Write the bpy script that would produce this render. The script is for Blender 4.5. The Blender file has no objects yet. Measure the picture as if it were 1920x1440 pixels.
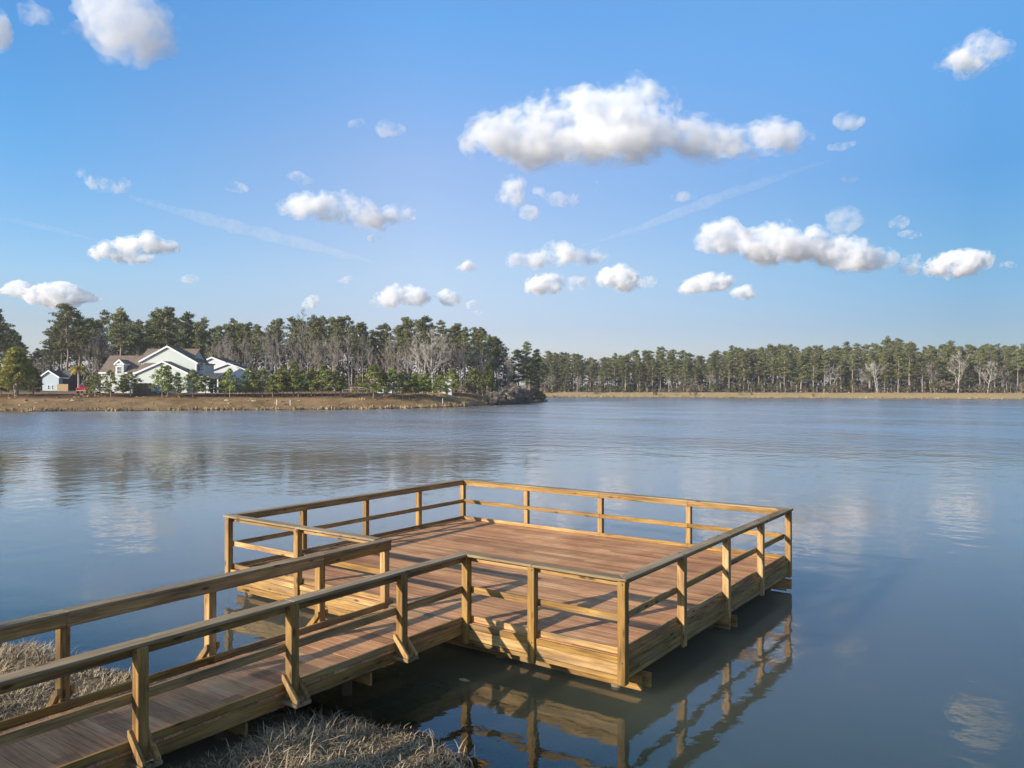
import bpy, bmesh, math, random
import numpy as np
from mathutils import Vector, Matrix, noise as mnoise

rad = math.radians
SC = bpy.context.scene
COL = SC.collection

# ------------------------------------------------------------------ camera
CX, CY, CZ = 5.0305, -9.6004, 4.32
YAW, FPX, HOR = 0.62515, 1486.0, 722.0
cam = bpy.data.cameras.new("camera")
camo = bpy.data.objects.new("camera", cam)
COL.objects.link(camo)
cam.sensor_fit = 'HORIZONTAL'
cam.sensor_width = 36.0
cam.lens = 36.0 * FPX / 1920.0
cam.clip_start, cam.clip_end = 0.1, 60000.0
camo.location = (CX, CY, CZ)
camo.rotation_euler = (rad(90) + math.atan((HOR - 720) / FPX), 0, YAW)
SC.camera = camo

# ------------------------------------------------------------------ sun, sky, exposure
SUNV = Vector((-1.02, -2.72, 1.0)).normalized()          # direction towards the sun
SUN_EL = math.asin(SUNV.z)
SUN_AZ = math.atan2(SUNV.x, SUNV.y)                      # clockwise from +Y
sl = bpy.data.lights.new("sun", 'SUN')
sl.energy = 4.8
sl.angle = rad(0.53)
sl.color = (1.0, 0.895, 0.765)
so = bpy.data.objects.new("sun", sl)
COL.objects.link(so)
so.rotation_euler = (-SUNV).to_track_quat('-Z', 'Y').to_euler()

world = bpy.data.worlds.new("World")
SC.world = world
world.use_nodes = True
wn, wl = world.node_tree.nodes, world.node_tree.links
bg = wn["Background"]
bg.inputs[1].default_value = 0.1075
sky = wn.new('ShaderNodeTexSky')
sky.sky_type = 'NISHITA'
sky.sun_disc = False
sky.sun_elevation = SUN_EL
sky.sun_rotation = SUN_AZ
sky.altitude = 20
sky.air_density = 1.0
sky.dust_density = 0.6
sky.ozone_density = 2.5
geo = wn.new('ShaderNodeNewGeometry')
sepw = wn.new('ShaderNodeSeparateXYZ')
wl.new(geo.outputs['Incoming'], sepw.inputs[0])
negz = wn.new('ShaderNodeMath'); negz.operation = 'MULTIPLY'; negz.inputs[1].default_value = -1.0
wl.new(sepw.outputs['Z'], negz.inputs[0])
dotr = wn.new('ShaderNodeVectorMath'); dotr.operation = 'DOT_PRODUCT'
dotr.inputs[1].default_value = (-math.cos(YAW), -math.sin(YAW), 0)   # sky tint by height and compass direction
wl.new(geo.outputs['Incoming'], dotr.inputs[0])
def tint_ramp(stops):
    n = wn.new('ShaderNodeValToRGB'); e = n.color_ramp.elements
    while len(e) < len(stops): e.new(0.5)
    for i, (p_, c_) in enumerate(stops):
        e[i].position = p_; e[i].color = tuple(x / 2 for x in c_) + (1,)
    wl.new(negz.outputs[0], n.inputs[0]); return n.outputs[0]
def tint_mix(lo, hi, a, b):
    mr = wn.new('ShaderNodeMapRange'); mr.inputs[1].default_value = lo; mr.inputs[2].default_value = hi
    wl.new(dotr.outputs['Value'], mr.inputs[0])
    mx = wn.new('ShaderNodeMix'); mx.data_type = 'RGBA'; wl.new(mr.outputs[0], mx.inputs['Factor'])
    wl.new(a, mx.inputs['A']); wl.new(b, mx.inputs['B']); return mx.outputs['Result']
ZEN_FILL = [(0.62, (1.40, 1.38, 1.36)), (1.0, (1.45, 1.38, 1.30))]  # unseen overhead sky brightened, added as fill for the deck shadows
t_l = tint_ramp([(0.0, (0.95, 0.92, 1.22)), (0.07, (0.95, 0.90, 1.08)), (0.126, (0.99, 1.11, 1.27)), (0.275, (0.68, 1.19, 1.50)), (0.42, (0.62, 1.2, 1.62))] + ZEN_FILL)
t_c = tint_ramp([(0.0, (0.95, 0.90, 1.20)), (0.07, (0.97, 0.87, 1.06)), (0.146, (1.27, 1.11, 1.16)), (0.27, (1.42, 1.29, 1.39)), (0.42, (0.98, 1.50, 1.83))] + ZEN_FILL)
t_r = tint_ramp([(0.0, (0.40, 0.44, 0.62)), (0.07, (0.36, 0.44, 0.62)), (0.155, (0.355, 0.55, 0.69)), (0.237, (0.33, 0.61, 0.82)), (0.376, (0.56, 0.96, 1.19))] + ZEN_FILL)
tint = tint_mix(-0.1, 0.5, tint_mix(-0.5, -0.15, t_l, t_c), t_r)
mulw = wn.new('ShaderNodeMix'); mulw.data_type = 'RGBA'; mulw.blend_type = 'MULTIPLY'
mulw.inputs['Factor'].default_value = 1.0
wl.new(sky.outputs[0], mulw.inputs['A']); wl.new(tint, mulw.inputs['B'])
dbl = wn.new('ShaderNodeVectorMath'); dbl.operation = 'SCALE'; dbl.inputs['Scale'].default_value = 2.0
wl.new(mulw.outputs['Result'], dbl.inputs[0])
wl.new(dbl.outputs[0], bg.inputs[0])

SC.view_settings.view_transform = 'Standard'
SC.view_settings.look = 'None'
SC.view_settings.exposure = 0.55
SC.view_settings.gamma = 1.0
SC.view_settings.use_curve_mapping = False
SC.cycles.max_bounces = 28
SC.cycles.diffuse_bounces = 3
SC.cycles.glossy_bounces = 3
SC.cycles.transmission_bounces = 4
SC.cycles.transparent_max_bounces = 12
SC.cycles.volume_bounces = 28
SC.cycles.volume_step_rate = 0.25
SC.cycles.caustics_reflective = False
SC.cycles.caustics_refractive = False
SC.cycles.use_denoising = True

# ------------------------------------------------------------------ helpers
RX, RY = math.cos(YAW), math.sin(YAW)                     # horizontal axes of the view, used to lay out the far shore
FX, FY = -math.sin(YAW), math.cos(YAW)

def uv(u, v):
    return CX + u * RX + v * FX, CY + u * RY + v * FY

def pv(px, v):
    return uv((px - 960.0) / FPX * v, v)

def tag(o, label=None, cat=None, group=None, kind=None):
    if label: o['label'] = label
    if cat: o['category'] = cat
    if group: o['group'] = group
    if kind: o['kind'] = kind
    return o

def empty(name, loc=(0, 0, 0), rz=0.0):
    o = bpy.data.objects.new(name, None)
    COL.objects.link(o)
    o.empty_display_size = 0.3
    o.location = loc
    o.rotation_euler = (0, 0, rz)
    return o

class MB:
    """collects polygons for one mesh object"""
    def __init__(s):
        s.v, s.f, s.m = [], [], []
    def poly(s, pts, mi=0):
        n = len(s.v); s.v += [tuple(p) for p in pts]
        s.f.append(tuple(range(n, n + len(pts)))); s.m.append(mi)
    def box(s, x0, x1, y0, y1, z0, z1, mi=0, M=None):
        n = len(s.v)
        c = [(x0, y0, z0), (x1, y0, z0), (x1, y1, z0), (x0, y1, z0), (x0, y0, z1), (x1, y0, z1), (x1, y1, z1), (x0, y1, z1)]
        if M is not None: c = [tuple(M @ Vector(p)) for p in c]
        s.v += c
        for q in ((0, 3, 2, 1), (4, 5, 6, 7), (0, 1, 5, 4), (1, 2, 6, 5), (2, 3, 7, 6), (3, 0, 4, 7)):
            s.f.append(tuple(n + i for i in q)); s.m.append(mi)
    def prism(s, prof, a, b, axis='y', mi=0):
        """closed profile (list of 2D points, counter-clockwise) extruded between a and b"""
        def P(p, t):
            if axis == 'y': return (p[0], t, p[1])
            if axis == 'x': return (t, p[0], p[1])
            return (p[0], p[1], t)
        n = len(s.v); k = len(prof)
        s.v += [P(p, a) for p in prof] + [P(p, b) for p in prof]
        s.f.append(tuple(n + i for i in range(k))); s.m.append(mi)
        s.f.append(tuple(n + k + i for i in reversed(range(k)))); s.m.append(mi)
        for i in range(k):
            j = (i + 1) % k
            s.f.append((n + i, n + k + i, n + k + j, n + j)); s.m.append(mi)
    def tube(s, pts, rads, sides=6, mi=0, cap=True):
        n0 = len(s.v); up = Vector((0, 0, 1))
        P = [Vector(p) for p in pts]
        for i, p in enumerate(P):
            d = (P[min(i + 1, len(P) - 1)] - P[max(i - 1, 0)])
            if d.length < 1e-9: d = up.copy()
            d.normalize()
            a = d.cross(Vector((1, 0, 0)) if abs(d.z) > 0.9 else up); a.normalize(); b = d.cross(a)
            for k in range(sides):
                t = 2 * math.pi * k / sides
                s.v.append(tuple(p + a * (math.cos(t) * rads[i]) + b * (math.sin(t) * rads[i])))
        for i in range(len(P) - 1):
            for k in range(sides):
                k2 = (k + 1) % sides
                s.f.append((n0 + i * sides + k, n0 + i * sides + k2, n0 + (i + 1) * sides + k2, n0 + (i + 1) * sides + k)); s.m.append(mi)
        if cap:
            s.f.append(tuple(n0 + k for k in reversed(range(sides)))); s.m.append(mi)
            s.f.append(tuple(n0 + (len(P) - 1) * sides + k for k in range(sides))); s.m.append(mi)
    def mesh(s, name, mats):
        me = bpy.data.meshes.new(name)
        me.from_pydata(s.v, [], s.f)
        for m in (mats if isinstance(mats, (list, tuple)) else [mats]): me.materials.append(m)
        if any(s.m): me.polygons.foreach_set('material_index', s.m)
        me.update()
        return me
    def build(s, name, mats, parent=None, loc=None, bevel=0.0, fix=True):
        me = s.mesh(name, mats)
        if fix:
            bm = bmesh.new(); bm.from_mesh(me)
            bmesh.ops.recalc_face_normals(bm, faces=bm.faces)
            if bevel > 0:
                bmesh.ops.bevel(bm, geom=[e for e in bm.edges if len(e.link_faces) == 2 and e.calc_face_angle(0) > 0.5],
                                offset=bevel, segments=1, affect='EDGES', clamp_overlap=True)
            bm.to_mesh(me); bm.free()
        return link(name, me, parent, loc)

def link(name, me, parent=None, loc=None):
    o = bpy.data.objects.new(name, me)
    COL.objects.link(o)
    if parent is not None: o.parent = parent
    if loc is not None: o.location = loc
    return o

def copy_tree(o, parent=None):
    c = o.copy(); COL.objects.link(c)
    if parent is not None: c.parent = parent
    for ch in list(o.children): copy_tree(ch, c)
    return c

# ------------------------------------------------------------------ materials
MATS = {}
class NT:
    def __init__(s, name):
        s.mat = bpy.data.materials.new(name); s.mat.use_nodes = True
        s.n, s.l = s.mat.node_tree.nodes, s.mat.node_tree.links
        s.bsdf = s.n['Principled BSDF']; s.out = s.n['Material Output']
    def node(s, t, **kw):
        n = s.n.new(t)
        for k, v in kw.items(): setattr(n, k, v)
        return n
    def set(s, sock, v):
        if hasattr(v, 'links') or isinstance(v, bpy.types.NodeSocket): s.l.new(v, sock)
        else: sock.default_value = v
    def coord(s, kind='Object'): return s.node('ShaderNodeTexCoord').outputs[kind]
    def pos(s): return s.node('ShaderNodeNewGeometry').outputs['Position']
    def rand(s): return s.node('ShaderNodeObjectInfo').outputs['Random']
    def mapping(s, vec, scale=(1, 1, 1), loc=(0, 0, 0)):
        m = s.node('ShaderNodeMapping'); s.l.new(vec, m.inputs[0])
        s.set(m.inputs['Scale'], scale); s.set(m.inputs['Location'], loc)
        return m.outputs[0]
    def noise(s, vec, scale, detail=4, rough=0.55, dist=0.0):
        n = s.node('ShaderNodeTexNoise'); s.l.new(vec, n.inputs['Vector'])
        n.inputs['Scale'].default_value = scale; n.inputs['Detail'].default_value = detail
        n.inputs['Roughness'].default_value = rough; n.inputs['Distortion'].default_value = dist
        return n.outputs['Fac']
    def math(s, op, a, b=0.0, clamp=False):
        n = s.node('ShaderNodeMath', operation=op, use_clamp=clamp)
        s.set(n.inputs[0], a); s.set(n.inputs[1], b)
        return n.outputs[0]
    def ramp(s, fac, stops):
        n = s.node('ShaderNodeValToRGB'); s.l.new(fac, n.inputs[0]); e = n.color_ramp.elements
        while len(e) < len(stops): e.new(0.5)
        for i, (p, c) in enumerate(stops):
            e[i].position = p; e[i].color = (*c, 1) if len(c) == 3 else c
        return n.outputs[0]
    def mix(s, fac, a, b, mode='MIX'):
        n = s.node('ShaderNodeMix', data_type='RGBA', blend_type=mode)
        s.set(n.inputs['Factor'], fac)
        s.set(n.inputs['A'], a if not isinstance(a, tuple) else (*a, 1)); s.set(n.inputs['B'], b if not isinstance(b, tuple) else (*b, 1))
        return n.outputs['Result']
    def mrange(s, v, a, b, c=0.0, d=1.0):
        n = s.node('ShaderNodeMapRange'); s.l.new(v, n.inputs[0])
        for i, x in enumerate((a, b, c, d)): n.inputs[1 + i].default_value = x
        return n.outputs[0]
    def bump(s, h, strength, dist):
        n = s.node('ShaderNodeBump'); s.l.new(h, n.inputs['Height'])
        n.inputs['Strength'].default_value = strength; n.inputs['Distance'].default_value = dist
        s.l.new(n.outputs[0], s.bsdf.inputs['Normal']); return n
    def done(s, col=None, rough=0.7, spec=0.3):
        if col is not None: s.set(s.bsdf.inputs['Base Color'], col if not isinstance(col, tuple) else (*col, 1))
        s.set(s.bsdf.inputs['Roughness'], rough); s.set(s.bsdf.inputs['Specular IOR Level'], spec)
        return s.mat

def plain(name, col, rough=0.6, spec=0.3, var=0.12, scale=6.0):
    t = NT(name)
    f = t.noise(t.coord(), scale, 5, 0.6)
    c = t.mix(f, tuple(x * (1 - var) for x in col), tuple(min(1, x * (1 + var)) for x in col))
    return t.done(c, rough, spec)

def wood(name, axis, stops, knots=True, rough=0.72):
    """pressure-treated pine with grain running along one axis"""
    t = NT(name)
    rnd = t.rand()
    comb = t.node('ShaderNodeCombineXYZ')
    for i in range(3): t.l.new(t.math('MULTIPLY', rnd, 37.0 + 13 * i), comb.inputs[i])
    va = t.node('ShaderNodeVectorMath', operation='ADD')
    t.l.new(t.coord(), va.inputs[0]); t.l.new(comb.outputs[0], va.inputs[1])
    vec = va.outputs[0]
    sc = [26.0, 26.0, 26.0]; sc[axis] = 1.3
    g1 = t.noise(t.mapping(vec, tuple(sc)), 1.0, 5, 0.6, 0.6)
    sc2 = [95.0, 95.0, 95.0]; sc2[axis] = 3.5
    g2 = t.noise(t.mapping(vec, tuple(sc2)), 1.0, 3, 0.6)
    sc3 = [3.0, 3.0, 3.0]; sc3[axis] = 0.9
    blot = t.noise(t.mapping(vec, tuple(sc3)), 1.0, 3, 0.5)
    f = t.math('ADD', t.math('MULTIPLY', g1, 0.55), t.math('MULTIPLY', blot, 0.45))
    c = t.ramp(f, stops)
    c = t.mix(t.math('MULTIPLY', t.mrange(g2, 0.5, 0.72), 0.45), c, tuple(x * 0.45 for x in stops[0][1]))
    tint = t.mrange(rnd, 0, 1, 0.74, 1.16)
    c = t.mix(1.0, c, (1, 1, 1), 'MULTIPLY')
    hsv = t.node('ShaderNodeHueSaturation'); t.l.new(c, hsv.inputs['Color']); t.l.new(tint, hsv.inputs['Value'])
    t.l.new(t.mrange(rnd, 0, 1, 1.05, 0.9), hsv.inputs['Saturation'])
    c = hsv.outputs[0]
    sc4 = [9.0, 9.0, 9.0]; sc4[axis] = 0.7                  # grey weathering in long patches
    wth = t.noise(t.mapping(vec, tuple(sc4)), 1.0, 4, 0.6)
    c = t.mix(t.math('MULTIPLY', t.mrange(wth, 0.50, 0.66), 0.5), c, (0.20, 0.155, 0.105))
    if knots:
        sk = [7.5, 7.5, 7.5]; sk[axis] = 2.4
        vo = t.node('ShaderNodeTexVoronoi'); t.l.new(t.mapping(vec, tuple(sk)), vo.inputs['Vector'])
        vo.inputs['Scale'].default_value = 1.0; vo.inputs['Randomness'].default_value = 1.0
        k = t.ramp(vo.outputs['Distance'], [(0.08, (1, 1, 1)), (0.21, (0, 0, 0))])
        c = t.mix(t.math('MULTIPLY', k, 0.85), c, (0.055, 0.03, 0.016))
    h = t.math('ADD', g2, t.math('MULTIPLY', g1, 0.6))
    t.bump(h, 0.35, 0.006)
    return t.done(c, rough, 0.25)

PINE = [(0.37, (0.160, 0.086, 0.030)), (0.5, (0.385, 0.214, 0.062)), (0.63, (0.58, 0.345, 0.106))]
WX, WY, WZ = (wood('treated_pine_%s' % 'xyz'[a], a, PINE) for a in range(3))
CAPW = [(0.36, (0.175, 0.115, 0.058)), (0.5, (0.31, 0.215, 0.108)), (0.64, (0.43, 0.315, 0.165))]
CAPX, CAPY = (wood('weathered_cap_%s' % 'xy'[a], a, CAPW) for a in range(2))

def deck_mat(name, pitch, y0):
    t = NT(name)
    vec = t.coord()
    sep = t.node('ShaderNodeSeparateXYZ'); t.l.new(vec, sep.inputs[0])
    idx = t.math('FLOOR', t.math('DIVIDE', t.math('SUBTRACT', sep.outputs['Y'], y0), pitch))
    xseg = t.math('FLOOR', t.math('DIVIDE', t.math('ADD', sep.outputs['X'], t.math('MULTIPLY', idx, 1.37)), 3.66))
    wn_ = t.node('ShaderNodeTexWhiteNoise', noise_dimensions='2D')
    cb = t.node('ShaderNodeCombineXYZ'); t.l.new(idx, cb.inputs[0]); t.l.new(xseg, cb.inputs[1]); t.l.new(cb.outputs[0], wn_.inputs['Vector'])
    off = t.node('ShaderNodeCombineXYZ'); t.l.new(t.math('MULTIPLY', wn_.outputs['Value'], 50.0), off.inputs[0])
    va = t.node('ShaderNodeVectorMath', operation='ADD'); t.l.new(vec, va.inputs[0]); t.l.new(off.outputs[0], va.inputs[1])
    g1 = t.noise(t.mapping(va.outputs[0], (1.2, 30, 30)), 1.0, 5, 0.6, 0.5)
    g2 = t.noise(t.mapping(va.outputs[0], (4, 110, 110)), 1.0, 3, 0.6)
    wear = t.noise(vec, 0.9, 5, 0.6)
    f = t.math('ADD', t.math('MULTIPLY', g1, 0.5), t.math('MULTIPLY', wear, 0.5))
    c = t.ramp(f, [(0.36, (0.28, 0.128, 0.060)), (0.5, (0.50, 0.245, 0.112)), (0.64, (0.65, 0.38, 0.19))])
    c = t.mix(t.math('MULTIPLY', t.mrange(g2, 0.5, 0.7), 0.4), c, (0.10, 0.055, 0.04))
    hsv = t.node('ShaderNodeHueSaturation'); t.l.new(c, hsv.inputs['Color'])
    t.l.new(t.mrange(wn_.outputs['Value'], 0, 1, 0.68, 1.18), hsv.inputs['Value'])
    t.bump(t.math('ADD', g1, g2), 0.3, 0.004)
    return t.done(hsv.outputs[0], 0.75, 0.2)
DECK = deck_mat('red_brown_decking', 0.1415, 0.113 - 3.8 - 0.002)
WALK = deck_mat('walkway_decking', 0.236, -3.8)
DARKWOOD = plain('dark_joist_wood', (0.16, 0.10, 0.055), 0.85)  # one even dark brown, also on the walkway piles
PILE = plain('wet_round_pile', (0.20, 0.15, 0.09), 0.7, 0.3, 0.3, 9)

def foliage(name, dark, light, brown=None, scale=0.55, vary=(0.72, 1.3)):
    t = NT(name)
    f = t.noise(t.coord(), scale, 4, 0.65)
    c = t.mix(t.mrange(f, 0.34, 0.66), dark, light)
    fine = t.noise(t.coord(), 5.0, 2, 0.6)
    if brown: c = t.mix(t.mrange(fine, 0.60, 0.72), c, brown)
    hsv = t.node('ShaderNodeHueSaturation'); t.l.new(c, hsv.inputs['Color'])
    r = t.rand()
    t.l.new(t.mrange(r, 0, 1, *vary), hsv.inputs['Value'])
    t.l.new(t.mrange(r, 0, 1, 0.485, 0.515), hsv.inputs['Hue'])
    col = hsv.outputs[0]
    t.done(col, 0.65, 0.25)
    tr = t.node('ShaderNodeBsdfTranslucent'); t.l.new(col, tr.inputs[0])
    ms = t.node('ShaderNodeMixShader'); ms.inputs[0].default_value = 0.22
    t.l.new(t.bsdf.outputs[0], ms.inputs[1]); t.l.new(tr.outputs[0], ms.inputs[2])
    t.l.new(ms.outputs[0], t.out.inputs[0])
    return t.mat

NEEDLE = foliage('pine_needles', (0.088, 0.100, 0.040), (0.215, 0.215, 0.074), (0.25, 0.19, 0.09))
YOUNG = foliage('young_pine_needles', (0.12, 0.15, 0.034), (0.32, 0.34, 0.075), (0.28, 0.23, 0.08), 0.9)
LEAFY = foliage('bright_leaves', (0.20, 0.22, 0.040), (0.42, 0.40, 0.085), None, 0.5, (0.95, 1.1))
SHRUB = foliage('shrub_leaves', (0.065, 0.070, 0.030), (0.15, 0.14, 0.052), (0.16, 0.12, 0.07), 0.8)
BRUSH = foliage('dry_brush_twigs', (0.22, 0.18, 0.135), (0.40, 0.33, 0.245), None, 0.9, (0.9, 1.1))
DRYSHRUB = foliage('dry_shrub_twigs', (0.12, 0.10, 0.065), (0.23, 0.18, 0.12), None, 0.9)
BARK = plain('pine_bark', (0.31, 0.25, 0.20), 0.9, 0.1, 0.35, 3.0)
TWIG = plain('bare_twigs', (0.30, 0.262, 0.222), 0.9, 0.1, 0.25, 3.0)
PALEBARK = plain('bare_tree_bark', (0.42, 0.385, 0.33), 0.9, 0.1, 0.25, 3.0)
# ------------------------------------------------------------------ terrain
def shore_polygon():
    P = [(-160, -40), (-90, -24), (-45, -13), (-20, -6.5), (-12, -4.3), (-9.7, -3.85), (-7.6, -3.45), (-5.6, -3.3), (-4.2, -3.35),
         (-3.4, -2.75), (-2.5, -2.6), (-1.6, -2.2), (-0.8, -2.45), (-0.2, -2.95), (0.9, -3.7), (3, -5.2), (6, -6.6), (12, -8), (30, -10), (80, -12)]
    far = [(2700, 190), (2300, 222), (1920, 246), (1700, 257), (1500, 267), (1350, 274), (1200, 282), (1080, 288), (1030, 290), (985, 285), (975, 262),
           (990, 235), (1006, 222), (1019, 211), (1022, 204), (1012, 196), (990, 190), (960, 182), (940, 177), (900, 167), (850, 157), (800, 150.5),
           (740, 146), (680, 142.5), (600, 139.6), (450, 136.8), (300, 133.7), (150, 131), (0, 128.4), (-200, 125), (-500, 120)]
    P.append(uv(215, 20)); P.append(uv(235, 110))
    P += [pv(a, b) for a, b in far]
    P.append(uv(-150, 70)); P.append(uv(-190, 10))
    return np.array(P)
SHORE = shore_polygon()

def sdist(x, y):
    """distance to the shoreline, positive on land"""
    x = np.asarray(x, float); y = np.asarray(y, float)
    r = np.hypot(x - CX, y - CY)
    amp = np.clip(r / 130.0, 0.08, 0.9)
    w = 2.2 / np.clip(r / 25.0, 0.5, 6)
    x = x + amp * (np.sin(y * w + 1.3) * 0.6 + np.sin(y * w * 2.3 + x * w) * 0.4)
    y = y + amp * (np.sin(x * w + 0.4) * 0.6 + np.sin(x * w * 2.7 + y * w * 1.1) * 0.4)
    d = np.full(x.shape, 1e9); inside = np.zeros(x.shape, bool)
    n = len(SHORE)
    for i in range(n):
        ax, ay = SHORE[i]; bx, by = SHORE[(i + 1) % n]
        ex, ey = bx - ax, by - ay
        t = np.clip(((x - ax) * ex + (y - ay) * ey) / (ex * ex + ey * ey), 0, 1)
        d = np.minimum(d, np.hypot(x - ax - t * ex, y - ay - t * ey))
        c = ((ay > y) != (by > y)) & (x < (bx - ax) * (y - ay) / (by - ay + 1e-12) + ax)
        inside ^= c
    return np.where(inside, -d, d)

def uvinv(x, y):
    return (x - CX) * RX + (y - CY) * RY, (x - CX) * FX + (y - CY) * FY

def smooth(t):
    t = np.clip(t, 0, 1); return t * t * (3 - 2 * t)

def terrain(x, y, d=None):
    x = np.asarray(x, float); y = np.asarray(y, float)
    if d is None: d = sdist(x, y)
    u, v = uvinv(x, y)
    right = smooth((u + 40 + (v - 215) * 0.35) / 30.0) * smooth((v - 200) / 40.0)   # 0 left bank, 1 far bank
    near = 1 - smooth((np.hypot(x, y + 4) - 35) / 50.0)
    H = 2.55 * (1 - right) + 1.75 * right
    Wl = 19.0 - 10.0 * smooth((u + 38) / 26.0)
    Wd = Wl * (1 - right) + 14.0 * right
    tip = smooth((u + 14) / 18.0) * (1 - smooth((v - 240) / 20.0)) * (1 - near)
    H = H * (1 - 0.45 * tip)
    t = np.clip(d / Wd, 0, 1)
    zl = 0.10 * smooth(d / 0.6) + (H - 0.10) * (t * 0.55 + 0.45 * smooth(t)) + np.clip(d - Wd, 0, 60) * 0.006
    zn = 0.10 * smooth(d / 0.5) + 0.9 * smooth(d / 11.0) * 0.55
    z = zl * (1 - near) + zn * near
    z = z + np.clip(d, 0, 1) * 0.05 * (np.sin(x * 0.9 + 1) * np.sin(y * 0.7) + 0.5 * np.sin(x * 2.3) * np.sin(y * 2.9))
    zw = -np.minimum(1.5, 0.02 + 0.16 * (-d) + 0.03 * np.minimum(d * d, 30))
    return np.where(d > 0, z, zw)

def tz(x, y): return float(terrain(np.array([x]), np.array([y]))[0])

def ground_at(px, py, v0=120.0, v1=340.0):
    """where the sight line through a point of the far bank meets the ground"""
    vs = np.arange(v0, v1, 0.25); us = (px - 960.0) / FPX * vs
    x = CX + us * RX + vs * FX; y = CY + us * RY + vs * FY
    z = terrain(x, y); ray = CZ + (HOR - py) / FPX * vs
    k = np.nonzero(z >= ray)[0]
    i = int(k[0]) if len(k) else len(vs) - 1
    return float(x[i]), float(y[i]), float(z[i]), float(vs[i])

def polar_grid(rads, angs):
    A, R_ = np.meshgrid(angs, rads)
    X = CX + R_ * np.sin(A) ; Y = CY + R_ * np.cos(A)
    return X, Y

def grid_mesh(name, X, Y, Z, keep=None):
    nr, na = X.shape
    V = np.stack([X, Y, Z], -1).reshape(-1, 3)
    i = np.arange(nr - 1)[:, None]; j = np.arange(na)[None, :]; j2 = (j + 1) % na
    F = np.stack([i * na + j, i * na + j2, (i + 1) * na + j2, (i + 1) * na + j], -1).reshape(-1, 4)
    if keep is not None: F = F[keep.reshape(-1)[F].any(1)]
    me = bpy.data.meshes.new(name)
    me.vertices.add(len(V)); me.vertices.foreach_set('co', V.ravel())
    me.loops.add(F.size); me.loops.foreach_set('vertex_index', F.ravel()[:].astype(np.int32))
    me.polygons.add(len(F)); me.polygons.foreach_set('loop_start', np.arange(0, F.size, 4, dtype=np.int32))
    me.polygons.foreach_set('use_smooth', np.ones(len(F), bool))
    me.update(calc_edges=True)
    return me

view = -YAW
fine = np.arange(view - rad(48), view + rad(48), rad(0.22))
coarse = np.arange(view + rad(48), view + rad(312), rad(3.0))
angs = np.concatenate([fine, coarse])
rads = [0.05]
while rads[-1] < 9000:
    r_ = rads[-1]
    rads.append(r_ + max(0.12, r_ * (0.013 if r_ < 340 else 0.05)))
rads = np.array(rads)
GX, GY = polar_grid(rads, angs)
GD = sdist(GX, GY)
GZ = terrain(GX, GY, GD)
gme = grid_mesh('ground', GX, GY, GZ)
at_ = gme.attributes.new('shore', 'FLOAT', 'POINT'); at_.data.foreach_set('value', GD.ravel().astype(np.float32))
gu, gv = uvinv(GX, GY)
nearw = 1 - smooth((np.hypot(GX, GY + 4) - 35) / 50.0)
at_ = gme.attributes.new('near', 'FLOAT', 'POINT'); at_.data.foreach_set('value', nearw.ravel().astype(np.float32))

def attr(t, name):
    n = t.node('ShaderNodeAttribute'); n.attribute_name = name; return n.outputs['Fac']

def ground_mat():
    t = NT('dormant_grass_and_mud')
    p = t.pos(); d = attr(t, 'shore'); near = attr(t, 'near')
    n1 = t.noise(p, 0.12, 6, 0.65); n2 = t.noise(p, 1.6, 5, 0.65); n3 = t.noise(p, 9.0, 4, 0.7)
    grass = t.ramp(t.math('ADD', t.math('MULTIPLY', n1, 0.6), t.math('MULTIPLY', n2, 0.4)),
                   [(0.40, (0.21, 0.125, 0.060)), (0.5, (0.335, 0.212, 0.100)), (0.60, (0.45, 0.305, 0.148))])
    grass = t.mix(t.math('MULTIPLY', n3, 0.5), grass, (0.12, 0.075, 0.035))
    tan = t.mix(n2, (0.36, 0.25, 0.12), (0.52, 0.39, 0.20))
    grass = t.mix(t.math('MULTIPLY', attr(t, 'far'), 0.8), grass, tan)
    dd = t.math('ADD', d, t.math('MULTIPLY', t.math('SUBTRACT', n1, 0.5), 9.0))
    mulch = t.mix(n2, (0.085, 0.042, 0.022), (0.16, 0.085, 0.045))
    c = t.mix(t.math('MULTIPLY', t.mrange(dd, 13.0, 15.5), t.mrange(dd, 28, 22)), grass, mulch)
    litter = t.mix(n2, (0.10, 0.07, 0.04), (0.19, 0.13, 0.075))
    c = t.mix(t.mrange(dd, 50, 62), c, litter)
    straw = t.mix(n2, (0.13, 0.095, 0.055), (0.24, 0.18, 0.105))
    c = t.mix(near, c, straw)
    bankmud = t.mix(n3, (0.05, 0.036, 0.022), (0.12, 0.085, 0.05))
    c = t.mix(t.mrange(t.math('ADD', d, t.math('MULTIPLY', n2, 0.4)), 0.85, 0.35), c, bankmud)
    mud = t.mix(n2, (0.035, 0.034, 0.020), (0.085, 0.075, 0.042))
    c = t.mix(t.mrange(d, 0.05, -0.1), c, mud)
    t.bump(t.math('ADD', n2, n3), 0.6, 0.12)
    return t.done(c, 0.95, 0.05)
farb = smooth((gu + 40 + (gv - 215) * 0.35) / 30.0) * smooth((gv - 200) / 40.0)
at_ = gme.attributes.new('far', 'FLOAT', 'POINT'); at_.data.foreach_set('value', farb.ravel().astype(np.float32))
gme.materials.append(ground_mat())
tag(link('ground', gme), kind='structure')

# ------------------------------------------------------------------ water
wrads = rads[(rads < 460)]
WX_, WY_ = polar_grid(wrads, angs)
WD = GD[:len(wrads)]
wme = grid_mesh('water', WX_, WY_, np.zeros_like(WX_), keep=WD < 1.2)
at_ = wme.attributes.new('depth', 'FLOAT', 'POINT')
at_.data.foreach_set('value', np.maximum(0, -GZ[:len(wrads)]).ravel().astype(np.float32))

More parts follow.
